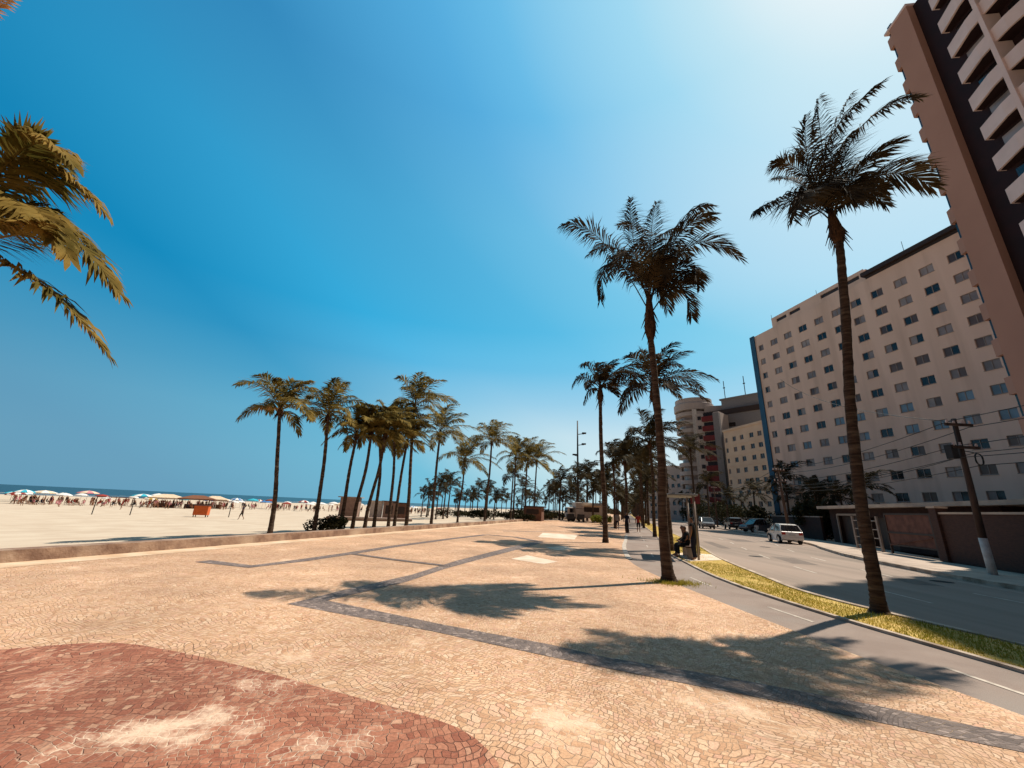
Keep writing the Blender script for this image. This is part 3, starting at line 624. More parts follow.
for p in protos:
    for c in [k for k in bpy.data.objects if k.parent == p]: bpy.data.objects.remove(c)
    bpy.data.objects.remove(p)

def shrub(label, x, y, z, rx, ry, h, m, seed, n=900, ls=.12, group=None, name='shrub', cat='shrub'):
    rg = random.Random(seed); t = thing(name, label, cat, (x,y,z), 0, group); st = MB(); mb = MB()
    lobes = [(rg.uniform(-.7,.7)*rx, rg.uniform(-.7,.7)*ry, rg.uniform(.35,.75)*h, rg.uniform(.25,.45)) for _ in range(7)]
    for l in lobes: st.tube([(0,0,0),(l[0]*.5,l[1]*.5,l[2]*.5),(l[0],l[1],l[2])], [.04,.03,.015], sides=5)
    for _ in range(n):
        l = rg.choice(lobes); d = Vector((rg.gauss(0,1),rg.gauss(0,1),rg.gauss(0,1))).normalized()*rg.random()**.4
        p = Vector((l[0]+d.x*l[3]*rx*1.2, l[1]+d.y*l[3]*ry*1.2, max(.03,l[2]+d.z*l[3]*h)))
        a = Vector((rg.gauss(0,1),rg.gauss(0,1),rg.gauss(0,1))).normalized()*ls; b2 = a.cross(Vector((rg.gauss(0,1),rg.gauss(0,1),rg.gauss(0,1)))).normalized()*ls*.4
        mb.add([p-a,p+b2,p+a,p-b2], [(0,1,2,3)])
    st.build('stem', M['trunk'], t); mb.build('foliage', m, t); return t
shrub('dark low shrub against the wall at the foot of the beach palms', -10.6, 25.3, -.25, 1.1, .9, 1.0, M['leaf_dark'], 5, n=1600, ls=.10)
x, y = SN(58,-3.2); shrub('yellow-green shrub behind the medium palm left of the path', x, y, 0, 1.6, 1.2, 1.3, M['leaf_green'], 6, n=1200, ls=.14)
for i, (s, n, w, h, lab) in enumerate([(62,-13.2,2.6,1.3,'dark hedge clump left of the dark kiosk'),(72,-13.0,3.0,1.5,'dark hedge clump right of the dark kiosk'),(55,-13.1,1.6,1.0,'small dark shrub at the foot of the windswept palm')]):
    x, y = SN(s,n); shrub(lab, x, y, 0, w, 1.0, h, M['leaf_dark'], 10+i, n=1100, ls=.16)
gr = random.Random(5)
for i in range(11):
    a = R(-8.5+17.5*(i+.5*gr.random())/11); d = gr.uniform(74,100); x, y = math.sin(a)*d, math.cos(a)*d
    n_ = x*DY-y*DX
    shrub('dark low undergrowth clump beneath the distant beach grove palms', x, y, sand_z(x,y) if n_ < -14 else 0, gr.uniform(2.2,3.6), 1.3, gr.uniform(1.2,2.0), M['leaf_dark'], 60+i, n=700, ls=.22, group='undergrowth clumps of the distant grove')
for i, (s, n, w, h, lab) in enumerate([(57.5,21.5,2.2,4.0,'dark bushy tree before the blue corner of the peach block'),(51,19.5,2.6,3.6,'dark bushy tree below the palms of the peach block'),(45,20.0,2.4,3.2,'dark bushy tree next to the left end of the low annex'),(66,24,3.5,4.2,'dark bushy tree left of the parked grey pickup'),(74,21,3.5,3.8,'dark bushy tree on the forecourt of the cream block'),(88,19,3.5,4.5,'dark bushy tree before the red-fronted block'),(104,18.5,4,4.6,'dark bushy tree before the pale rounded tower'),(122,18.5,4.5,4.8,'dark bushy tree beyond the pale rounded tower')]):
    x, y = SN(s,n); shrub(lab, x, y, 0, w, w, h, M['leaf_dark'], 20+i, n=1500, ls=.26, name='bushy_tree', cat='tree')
for i, s in enumerate((330,380,450)):
    x, y = SN(s,2+i*7); 
mb = MB(); rg = random.Random(9)
for _ in range(9000):
    s = rg.uniform(320,420); n = rg.uniform(-40,60); x, y = SN(s,n); hz = (5+3*math.sin(n*.23)+2*math.sin(n*.61+1))*rg.random()**.6
    a = Vector((rg.gauss(0,1),rg.gauss(0,1),rg.gauss(0,1))).normalized()*.8; b2 = a.cross(Vector((rg.gauss(0,1),rg.gauss(0,1),rg.gauss(0,1)))).normalized()*.5; p = Vector((x,y,hz))
    mb.add([p-a,p+b2,p+a,p-b2], [(0,1,2,3)])
o = mb.build('distant_trees', M['frond_far']); tag(o, 'far-off band of dark trees at the end of the avenue', 'trees', kind='stuff')

# ------------------------------------------------------------------ buildings
def face_frame(P, Q):
    return math.atan2(Q[1]-P[1], Q[0]-P[0])
def wall_holes(mb, u0, u1, z0, z1, holes, y=0, dep=.16, mi=0):
    us = sorted({u0,u1,*[h[0] for h in holes],*[h[1] for h in holes]}); zs = sorted({z0,z1,*[h[2] for h in holes],*[h[3] for h in holes]})
    hs = set()
    for h in holes:
        for i in range(len(us)-1):
            if us[i] >= h[0]-1e-6 and us[i+1] <= h[1]+1e-6:
                for j in range(len(zs)-1):
                    if zs[j] >= h[2]-1e-6 and zs[j+1] <= h[3]+1e-6: hs.add((i,j))
    for i in range(len(us)-1):
        for j in range(len(zs)-1):
            if (i,j) in hs: continue
            mb.add([(us[i],y,zs[j]),(us[i+1],y,zs[j]),(us[i+1],y,zs[j+1]),(us[i],y,zs[j+1])], [(0,1,2,3)], mi)
    for a,b2,c,d in holes:
        mb.add([(a,y,c),(b2,y,c),(b2,y,d),(a,y,d),(a,y+dep,c),(b2,y+dep,c),(b2,y+dep,d),(a,y+dep,d)], [(0,4,5,1),(1,5,6,2),(2,6,7,3),(3,7,4,0)], mi)
def window_parts(root, h, y, rg, dep=.13, fm='frame', mats=('glass_dark','glass_dark','glass_grey','glass_grey','glass_brown'), stuff=None, half=True):
    """one sliding window: frame > two panes; or collected into a common mesh"""
    a,b2,c,d = h; t = .05; m_ = (a+b2)/2
    f = MB() if stuff is None else stuff[0]
    yy0, yy1 = y+dep-.05, y+dep+.03
    for q in ((a,a+t,c,d),(b2-t,b2,c,d),(a+t,b2-t,c,c+t),(a+t,b2-t,d-t,d),(m_-.03,m_+.03,c+t,d-t)): f.box(q[0],q[1],yy0,yy1,q[2],q[3])
    f.box(a-.04,b2+.04,y-.06,y+.1,c-.06,c-.004)
    g1 = rg.choice(mats); g2 = g1 if rg.random() < .45 else rg.choice(mats)
    if stuff is None:
        fo = f.build('window', M[fm], root)
        for (p0,p1,g) in ((a+t,m_-.03,g1),(m_+.03,b2-t,g2)):
            pm = MB(); pm.add([(p0,y+dep,c+t),(p1,y+dep,c+t),(p1,y+dep,d-t),(p0,y+dep,d-t)], [(0,1,2,3)]); pm.build('pane', M[g], fo)
    else:
        idx = {'glass_dark':1,'glass_grey':2,'glass_brown':3,'glass_blue':4,'glass_pale':5}
        for (p0,p1,g) in ((a+t,m_-.03,g1),(m_+.03,b2-t,g2)):
            f.add([(p0,y+dep,c+t),(p1,y+dep,c+t),(p1,y+dep,d-t),(p0,y+dep,d-t)], [(0,1,2,3)], idx[g])

# big peach block
P = (43.9,66.6); Q = (49.3,37.3)
bt = thing('apartment_block', 'wide peach apartment block with rows of small windows and a blue corner', 'building', (P[0],P[1],-.1), face_frame(P,Q))
us_ = [1.75+2.78*k for k in range(15)]; zs_ = [31.0-2.6*k for k in range(12)]
holes = []
for j, z in enumerate(zs_):
    for i, u in enumerate(us_):
        w = 1.4 if i else 1.0
        holes.append((u-w/2, u+w/2, z-.5, z+.52, i, j))
mb = MB(); W_ = 42.5
wall_holes(mb, 0, W_, 0, 33.6, [h[:4] for h in holes])
mb.box(0, W_, 11.95, 12, 0, 33.6); mb.box(0,.04,.17,11.95,0,33.6); mb.box(W_-.04,W_,.17,11.95,0,33.6); mb.box(.04,W_-.04,.17,11.95,33.5,33.6)
mb.build('wall', M['big_wall'], bt)
vis = [h for h in holes if h[4] <= 12]
order = sorted(vis, key=lambda h: -h[0]); rg = random.Random(17); sm = MB()
bluecells = {(i,j) for j in (6,7) for i in range(2,12) if (i+j*2)%5 != 0} | {(11,3),(11,5),(10,5),(10,6),(1,8),(8,8)}
cands = [h for h in order if not (h[4] in (9,10) and False)]
for k, h in enumerate(cands):
    ms = ('glass_blue','glass_blue','glass_grey') if (h[4],h[5]) in bluecells else ('glass_dark','glass_dark','glass_grey','glass_grey','glass_brown','glass_pale')
    if k < 99: window_parts(bt, h[:4], 0, rg, mats=ms)
    else: window_parts(bt, h[:4], 0, rg, mats=ms, stuff=[sm])
o = sm.build('window', [M['frame'],M['glass_dark'],M['glass_grey'],M['glass_brown'],M['glass_blue'],M['glass_pale']], bt); o['kind'] = 'stuff'
mb = MB(); mb.box(-.35,.62,-.18,-.004,0,33.75); mb.box(-.35,-.01,-.004,3,0,33.75); mb.build('corner_panel', M['blue'], bt)
mb = MB(); mb.box(20.2,W_,-.55,11,33.95,34.5); mb.build('roof_cornice', M['roof_dark'], bt)
mb = MB(); mb.box(20.4,W_,-.05,11,33.605,33.945); mb.build('roof_band', M['frame_dark'], bt)
mb = MB(); ph = [(5.4+i*2.6, 7.4+i*2.6, 34.35, 34.95) for i in range(2)]+[(13.6,16.4,34.35,34.95),(17.0,19.4,34.35,34.95)]
wall_holes(mb, 4.4, 20.15, 33.6, 35.5, ph, y=.35); mb.box(4.4,20.15,.7,8,33.61,35.5); mb.build('penthouse', M['big_wall'], bt)
for h in ph: mb = MB(); mb.add([(h[0],.5,h[2]),(h[1],.5,h[2]),(h[1],.5,h[3]),(h[0],.5,h[3])], [(0,1,2,3)]); mb.build('roof_vent', M['frame_dark'], bt)
mb = MB()
for u in (2,11.0,23.5,30): mb.tube([(u,3,33.6),(u,3,37.0+.4*(u%3))], .03, 5)
mb.build('antenna', M['dark_metal'], bt)

# salmon tower
C = (34.8,26.2); a15 = R(8); Qt = (C[0]-math.sin(a15)*10, C[1]-math.cos(a15)*10)
tw = thing('tower_block', 'tall salmon tower with dark strips and stacked angular balconies at the right', 'building', (C[0],C[1],-.1), face_frame(C,Qt)); tw.scale = (.9,1,1)
mb = MB(); mb.box(.6,2.75,0,16,0,47.2); mb.box(12.9,19,0,16,0,47.2); mb.box(2.76,12.89,2.2,16,0,47); mb.build('wall', M['tower_wall'], tw)
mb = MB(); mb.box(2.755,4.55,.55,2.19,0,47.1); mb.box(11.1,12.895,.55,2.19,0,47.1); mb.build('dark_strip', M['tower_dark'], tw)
mb = MB(); mb.box(7.66,7.98,-.6,2.19,0,47.1); mb.build('pilaster', M['tower_parapet'], tw)
lv = [40.75-2.87*k for k in range(-2,14)]
bayA = [(4.6,.545),(4.6,-.02),(6.75,-.42),(7.655,-.45),(7.655,.545)]
bayB = [(15.64-p[0],p[1]) for p in bayA][::-1]
def shrink(pts, k): 
    return pts
for z in lv:
    for bay, sgn in ((bayA,1),(bayB,-1)):
        mb = MB(); mb.prism(bay, z+.02, z+.162)
        fr = bay[1:4] if sgn == 1 else bay[1:4]
        for p, q in zip(fr, fr[1:]):
            pv, qv = Vector(p), Vector(q); t_ = (qv-pv).normalized(); nn = Vector((-t_.y,t_.x))*.12
            mb.prism([tuple(pv),tuple(qv),tuple(qv+nn),tuple(pv+nn)], z+.163, z+1.22)
        # side cheek
        if sgn == 1: mb.prism([(4.6,.545),(4.6,.12),(4.72,.12),(4.72,.545)], z+.163, z+1.22)
        else: mb.prism([(11.04,.545),(10.92,.545),(10.92,.12),(11.04,.12)], z+.163, z+1.22)
        bo = mb.build('balcony', M['tower_parapet'], tw)
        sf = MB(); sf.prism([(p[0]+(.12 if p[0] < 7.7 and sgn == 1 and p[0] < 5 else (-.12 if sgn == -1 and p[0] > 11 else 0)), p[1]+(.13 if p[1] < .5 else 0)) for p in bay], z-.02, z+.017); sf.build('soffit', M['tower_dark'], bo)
        u0 = min(p[0] for p in bay)+.1; u1 = max(p[0] for p in bay)-.1
        mb = MB(); mb.box(u0+.5,u1-.3,.49,.545,z+.17,z+2.55); mb.build('glass_door', M['glass_dark'] if rnd.random() < .7 else M['glass_grey'], bo)
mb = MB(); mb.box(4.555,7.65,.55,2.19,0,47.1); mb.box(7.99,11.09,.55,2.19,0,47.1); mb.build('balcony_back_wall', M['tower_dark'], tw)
for k in range(15):
    z = 45.4-2.87*k; mb = MB(); mb.prism([(-.05,.12),(.596,.02),(.596,2.6),(-.05,2.6),(-.18,1.3)],z-.1,z+1.15); 
    o = mb.build('side_balcony', M['tower_wall'], tw)
    mb = MB(); mb.box(.12,.596,.3,2.4,z+1.153,z+2.765); mb.build('side_window', M['glass_dark'], o)
mb = MB(); mb.box(-.2,19.2,-.2,16.2,47.205,47.5); 
mb = MB(); mb.box(.0,2.8,-.05,16,47.205,47.45); mb.box(12.85,19.05,-.05,16,47.205,47.45); mb.build('roof_coping', M['tower_parapet'], tw)

# cream block further along
a9 = R(-9); P = (60.4,110); Q = (P[0]-math.sin(a9)*10, P[1]-math.cos(a9)*10)
cb = thing('apartment_block', 'smaller cream apartment block with dark windows left of the blue corner', 'building', (P[0],P[1],-.1), face_frame(P,Q))
hl = []
for j in range(8):
    z = 22.3-2.83*j
    for u, w in ((.8,.9),(3.95,1.3),(6.75,1.3),(10.2,1.4),(12.9,1.4),(16.5,1.4)): hl.append((u-w/2,u+w/2,z-.6,z+.6))
mb = MB(); wall_holes(mb, 0, 20, 0, 25, hl, dep=.2); mb.box(0,.05,.21,12,0,25); mb.box(.05,20,.21,12,24.9,25.2); mb.build('wall', M['cream'], cb)
mb = MB()
for j in range(9): mb.box(0.01,20,-.09,-.004,20.6-2.83*j,20.85-2.83*j)
mb.box(-.1,20,-.25,-.005,24.7,25.25); mb.build('floor_band', M['cream'], cb)
rg = random.Random(5)
for h in hl: window_parts(cb, h, 0, rg, mats=('glass_dark','glass_dark','glass_brown'), dep=.16)
# slate block behind
P = (64.5,127); Q = (P[0]+9, P[1]-12)
sb = thing('apartment_block', 'dark slate-grey block with rooftop masts behind the cream block', 'building', (P[0],P[1],-.1), face_frame(P,Q))
mb = MB(); mb.box(0,24,0,14,0,33); mb.build('wall', M['slate'], sb)
mb = MB(); mb.box(-.4,17,-.4,12,33.005,34.6); mb.build('roof_band', M['roof_dark'], sb)
mb = MB(); mb.box(5,16,1,10,34.61,38.0); mb.box(4.6,16.3,.6,10.3,38.01,38.5); mb.build('roof_house', M['slate'], sb)
for u, hh in ((6,6.2),(12.2,6.5)): 
    mb = MB(); mb.tube([(u,2,38.5),(u,2,38.5+hh)], .12, 6); mb.box(u-.3,u+.3,1.9,2.1,38.5+hh*.6,38.5+hh*.65); mb.build('mast', M['dark_metal'], sb)
mb = MB()
for j in range(6): mb.box(.8,9,-.03,-.004,29-3*j,30.2-3*j)
mb.build('window_strip', M['glass_dark'], sb)
# red-fronted block
P = (58.7,122); Q = (P[0]+4.3, P[1]-5)
rb = thing('apartment_block', 'narrow grey block with a dark red balcony front between cream block and pale tower', 'building', (P[0],P[1],-.1), face_frame(P,Q))
mb = MB(); mb.box(0,7,0,14,0,32.6); mb.build('wall', M['white_wall'], rb)
for j in range(10):
    z = 29.8-3.0*j; mb = MB(); mb.box(2.2,5.6,-1.1,-.003,z,z+1.5); bo = mb.build('balcony', M['red_wall'], rb)
    mb = MB(); mb.box(2.4,5.4,-.06,-.004,z+1.52,z+2.8); mb.build('balcony_door', M['glass_dark'], bo)
    mb = MB(); mb.box(.5,1.6,-.04,-.004,z+.8,z+2.0); mb.build('window', M['glass_dark'], rb)
mb = MB(); mb.box(5.65,7.4,-1.2,-.002,0,32.0); mb.build('grey_fin', M['slate'], rb)
# pale rounded tower
px, py = 65.0,136
rt = thing('rounded_tower', 'pale tower with rounded balcony floors and a projecting flat crown', 'building', (px,py,-.1), R(-25))
Rr_ = 6.2
mb = MB(); mb.ring_solid([(Rr_-1.2,0),(Rr_-1.2,37)], 28); mb.build('core', M['glass_grey'], rt)
for j in range(12):
    z = 3.2+2.85*j; mb = MB(); mb.ring_solid([(Rr_-1.25,z),(Rr_,z),(Rr_,z+1.3),(Rr_-.15,z+1.3),(Rr_-.15,z+.2),(Rr_-1.25,z+.2)], 28); mb.build('balcony_ring', M['white_wall'], rt)
mb = MB(); mb.ring_solid([(0.01,36.6),(Rr_+.3,36.6),(Rr_+.3,38.9),(Rr_-.2,39.2),(Rr_-.2,40.8),(.01,40.8)], 28); mb.build('crown', M['white_wall'], rt)
mb = MB(); mb.box(-.7,.7,-Rr_-.25,-Rr_+.9,0,36.5); mb.build('pilaster', M['whitewash'], rt)
mb = MB(); mb.box(3.2,8.6,-5.5,5,0,37.5); mb.build('side_wing', M['white_wall'], rt)
for j in range(11):
    mb = MB(); mb.box(3.8,5.2,-5.56,-5.504,4+2.9*j,5.3+2.9*j); mb.build('window', M['glass_dark'], rt)
    mb = MB(); mb.box(6.3,7.7,-5.56,-5.504,4+2.9*j,5.3+2.9*j); mb.build('window', M['glass_dark'], rt)
# podium and farther blocks
FB = [((56,150),12,9,18,'low grey podium block at the foot of the pale rounded tower'),((64,185),16,12,22,'distant grey block past the rounded tower, mostly behind palms'),((78,230),20,14,26,'farthest pale block at the end of the right-hand row')]
for (x,y),w,d,h,lab in FB:
    t = thing('apartment_block', lab, 'building', (x,y,-.1), R(-70)); hs = [(u,u+1.4,z,z+1.3) for u in [1+2.8*i for i in range(int(w/2.8))] for z in [2+3*j for j in range(int(h/3)-1)]]
    mb = MB(); wall_holes(mb,0,w,0,h,hs); mb.box(0,w,.3,d,0,h); mb.build('wall', M['white_wall'], t); rg = random.Random(int(x))
    for q in hs: mb = MB(); mb.add([(q[0],.12,q[2]),(q[1],.12,q[2]),(q[1],.12,q[3]),(q[0],.12,q[3])],[(0,1,2,3)]); mb.build('window', M['glass_dark'], t)

# ------------------------------------------------------------------ right-hand frontage
def sn_thing(name, label, cat, s, n, z=0, group=None): 
    x, y = SN(s,n); return thing(name, label, cat, (x,y,z), ALONG, group)   # local x runs along the street, local -y points to the buildings
an = sn_thing('low_annex', 'long low dark annex with a flat pale roof edge in front of the peach block', 'building', 27, 18.2)
mb = MB(); hl = [(9.0,12.0,.0,2.2),(13.2,17.0,.0,2.3),(5.5,7.0,.9,2.0)]
# front wall on local y=0 facing +y (street): build by mirrored holes
w = MB(); wall_holes(w, 0, 18.5, 0, 2.85, hl, y=0, dep=.25)
w.v = [(x,-y,z) for x,y,z in w.v]; w.f = [f[::-1] for f in w.f]; w.box(0,18.5,-5,-.26,0,.02); w.box(0,18.5,-5.1,-5.0,0,2.85); w.box(-.1,-.003,-5,0,0,2.85); w.box(18.503,18.6,-5,0,0,2.85); w.build('wall', M['annex'], an)
mb = MB(); mb.box(-9,19.2,-6,.75,2.86,3.1); mb.build('roof_slab', M['sidewalk'], an)
mb = MB(); mb.box(9.0,12.0,-.3,-.252,0,2.2); mb.build('garage_door', M['roof_dark'], an)
mb = MB(); mb.box(13.2,17.0,-.3,-.252,0,2.3); mb.build('garage_door', M['roof_dark'], an)
mb = MB()
for a in (13.05,16.95): mb.box(a,a+.16,.01,.12,0,2.4)
mb.box(13.21,16.95,.01,.12,2.3,2.46); mb.build('garage_frame', M['dull_metal'], an)
mb = MB()
for u in (-8.6,-5.2,-2): mb.box(u,u+.25,-.5,-.2,0,2.86)
mb.build('column', M['brown_hut'], an)
mb = MB(); mb.box(-8.8,-.2,-5.5,-5.2,0,2.86); mb.build('back_wall', M['tower_dark'], an)
mb = MB(); mb.tube([(-3.2,0,3.1),(-3.2,0,4.2),(-3.1,.05,4.3)], .04, 6); mb.build('vent_pipe', M['white_metal'], an)

fe = thing('metal_fence', 'pale metal railing with square posts beside the brown gate', 'fence', (0,0,0))
def fence_run(a, b2, h, n, root):
    A, B = Vector(a), Vector(b2); d = (B-A).normalized(); 
    for i in range(n):
        p = A.lerp(B, i/(n-1)); mb = MB(); mb.box(p.x-.06,p.x+.06,p.y-.06,p.y+.06,0,h); mb.build('post', M['dull_metal'], root)
    for z in (.25,.8,1.35,1.9): 
        mb = MB(); mb.tube([(A.x,A.y,z),(B.x,B.y,z)], .028, 6); mb.build('rail', M['dull_metal'], root)
    mb = MB(); k = int((B-A).length/.14)
    for i in range(1,k): p = A.lerp(B,i/k); mb.tube([(p.x,p.y,.25),(p.x,p.y,1.9)], .008, 4)
    o = mb.build('bar', M['dark_metal'], root); o['kind'] = 'stuff'
fence_run(SN(36.5,15.95), SN(33.2,15.85), 2.2, 3, fe)
gt = thing('yard_gate', 'rusty brown sheet gate with a diagonal brace left of the brick wall', 'gate', (*SN(32.6,16.0),0), ALONG)
mb = MB(); mb.box(-4.3,0,-.06,-.02,.55,2.3); mb.build('gate_sheet', M['rust'], gt)
mb = MB()
for q in ((-4.3,-4.2,.0,2.4),(-.1,0,.0,2.4),(-4.2,-.1,2.3,2.4),(-4.2,-.1,1.2,1.3),(-4.2,-.1,.48,.56)): mb.box(q[0],q[1],-.08,.02,q[2],q[3])
mb.build('gate_frame', M['roof_dark'], gt)
mb = MB(); mb.tube([(-4.1,.03,1.1),(-.15,.03,.5)], .03, 5); mb.build('brace', M['rust'], gt)
bw = sn_thing('brick_wall', 'dark brick wall with a pale coping behind the utility pole', 'wall', 8, 15.8)
mb = MB(); mb.box(0,19.2,-.22,0,0,2.35); mb.build('wall_face', M['brick'], bw)
mb = MB(); mb.box(-.05,19.2,-.27,.05,2.353,2.45); mb.build('coping', M['sidewalk'], bw)
mb = MB(); mb.box(19.21,19.75,-.35,.13,0,2.65); mb.build('gate_pillar', M['brick'], bw)
mb = MB(); mb.box(19.16,19.8,-.4,.18,2.653,2.75); mb.build('pillar_cap', M['sidewalk'], bw)
# dark wall left of the annex, with planting behind
dw = sn_thing('boundary_wall', 'dark low boundary wall along the pavement beyond the annex', 'wall', 47, 17.9)
mb = MB(); mb.box(0,14,-.2,0,0,2.1); mb.build('wall_face', M['annex'], dw)
mb = MB(); mb.box(0,14,-.24,.04,2.103,2.2); mb.build('coping', M['concrete'], dw)
dw = sn_thing('boundary_wall', 'low shaded boundary wall in front of the cream block palms', 'wall', 66, 18.4)
mb = MB(); mb.box(0,26,-.2,0,0,1.7); mb.build('wall_face', M['concrete'], dw)
mb = MB(); mb.box(0,26,-.24,.04,1.703,1.78); mb.build('coping', M['concrete'], dw)

# utility poles, wires
def upole(label, x, y, h, base_white=True, lean=0, r=.13):
    t = thing('utility_pole', label, 'utility pole', (x,y,0), 0, 'utility poles on the far pavement')
    mb = MB(); mb.tube([(0,0,1.35),(lean*.5,0,h*.55),(lean,0,h)], [r,r*.85,r*.68], 10); mb.build('shaft', M['wood_pole'], t, smooth=True)
    mb = MB(); mb.tube([(0,0,-.1),(0,0,1.352)], [r+.012,r+.004], 12); mb.build('painted_base', M['whitewash'] if base_white else M['wood_pole'], t, smooth=True)
    for z in (h-.35,h-1.35):
        mb = MB(); mb.box(lean-.6,lean+.6,-.18,-.09,z,z+.11); co = mb.build('crossarm', M['wood_pole'], t)
        for k in (-.5,-.2,.2,.5):
            mb = MB(); mb.ring_solid([(.01,z+.113),(.04,z+.113),(.05,z+.17),(.03,z+.21),(.045,z+.25),(.01,z+.27)], 8, c=(lean+k,-.135,0)); mb.build('insulator', M['tower_parapet'], co)
    return t
p1 = (19.56,17.07); p2 = (25.7,37.8)
t = upole('nearest utility pole with a whitewashed base and a cable coil, before the brick wall', *p1, 6.35, lean=.25)
mb = MB(); mb.box(-.42,-.14,-.16,.12,4.55,5.15); mb.build('junction_box', M['dark_metal'], t)
mb = MB(); pts = [(.62+.17*math.cos(q*.35)+.02*math.sin(q), -.2, 4.55+.24*math.sin(q*.35)) for q in range(0,56)]; mb.tube(pts, .022, 5); mb.build('cable_coil', M['tar'], t)
mb = MB(); mb.tube([(.2,-.1,4.9),(.45,-.15,4.85),(.62,-.2,4.79)], .018, 5); mb.build('coil_bracket', M['tar'], t)
upole('farther utility pole beside the dark trees at the end of the annex', *p2, 6.4, False, lean=-.2)
x3, y3 = SN(82,15.3); upole('thin distant utility pole on the far pavement beside the cream block', x3, y3, 7.0, False)
x0, y0 = SN(-6,15.0)
upole('utility pole standing close by, outside the view on the far pavement', x0, y0, 6.4)
def wire(label, A, B, sag, r=.016):
    A, B = Vector(A), Vector(B); n = 18; pts = []
    for i in range(n+1):
        t = i/n; p = A.lerp(B,t); p.z -= sag*4*t*(1-t); pts.append(p)
    mb = MB(); mb.tube(pts, r, 5, cap=False); o = mb.build('overhead_wire', M['tar']); tag(o, label, 'wire', 'overhead wires between the utility poles')
hs = [(6.2,.4,'topmost'),(5.95,.45,'second highest'),(5.1,.35,'third'),(4.85,.42,'fourth'),(4.6,.5,'fifth'),(4.3,.35,'lowest')]
for i, (h, sg, nm) in enumerate(hs):
    k = (i%2)*.8-.4
    wire(f'{nm} of the sagging black wires between the coiled-cable pole and the farther pole', (p1[0]+.25+k,p1[1]-.13,h), (p2[0]-.2+k,p2[1]-.13,h), sg)
    wire(f'{nm} of the black wires from the coiled-cable pole to the right edge', (p1[0]+.25+k,p1[1]-.13,h), (x0+k,y0-.13,h), sg)
    if i < 4: wire(f'{nm} of the black wires beyond the farther pole towards the cream block', (p2[0]-.2+k,p2[1]-.13,h), (x3+k,y3-.13,h), .7, .02)
wire('single service wire rising from the coiled-cable pole towards the peach block', (p1[0]+.25,p1[1],6.2), (44.7,62.0,24.0), 1.2, .02)

# street lamp / light mast
x, y = 15.6, 90.0
t = thing('light_mast', 'tall slim floodlight mast with two side arms left of the path', 'lamp post', (x,y,0))
mb = MB(); mb.tube([(0,0,0),(0,0,10),(0,0,21.6)], [.28,.22,.14], 10); mb.build('pole', M['dark_metal'], t, smooth=True)
for z, L_, sg in ((18.4,1.5,1),(15.9,1.4,1),(13.4,.7,-1)):
    mb = MB(); mb.tube([(0,0,z),(sg*L_*.6,0,z+.15),(sg*L_,0,z+.15)], .09, 6); a = mb.build('arm', M['dark_metal'], t)
    mb = MB(); mb.box(sg*L_-.45,sg*L_+.45,-.3,.3,z+.2,z+.5); mb.build('lamp_head', M['dark_metal'], a)

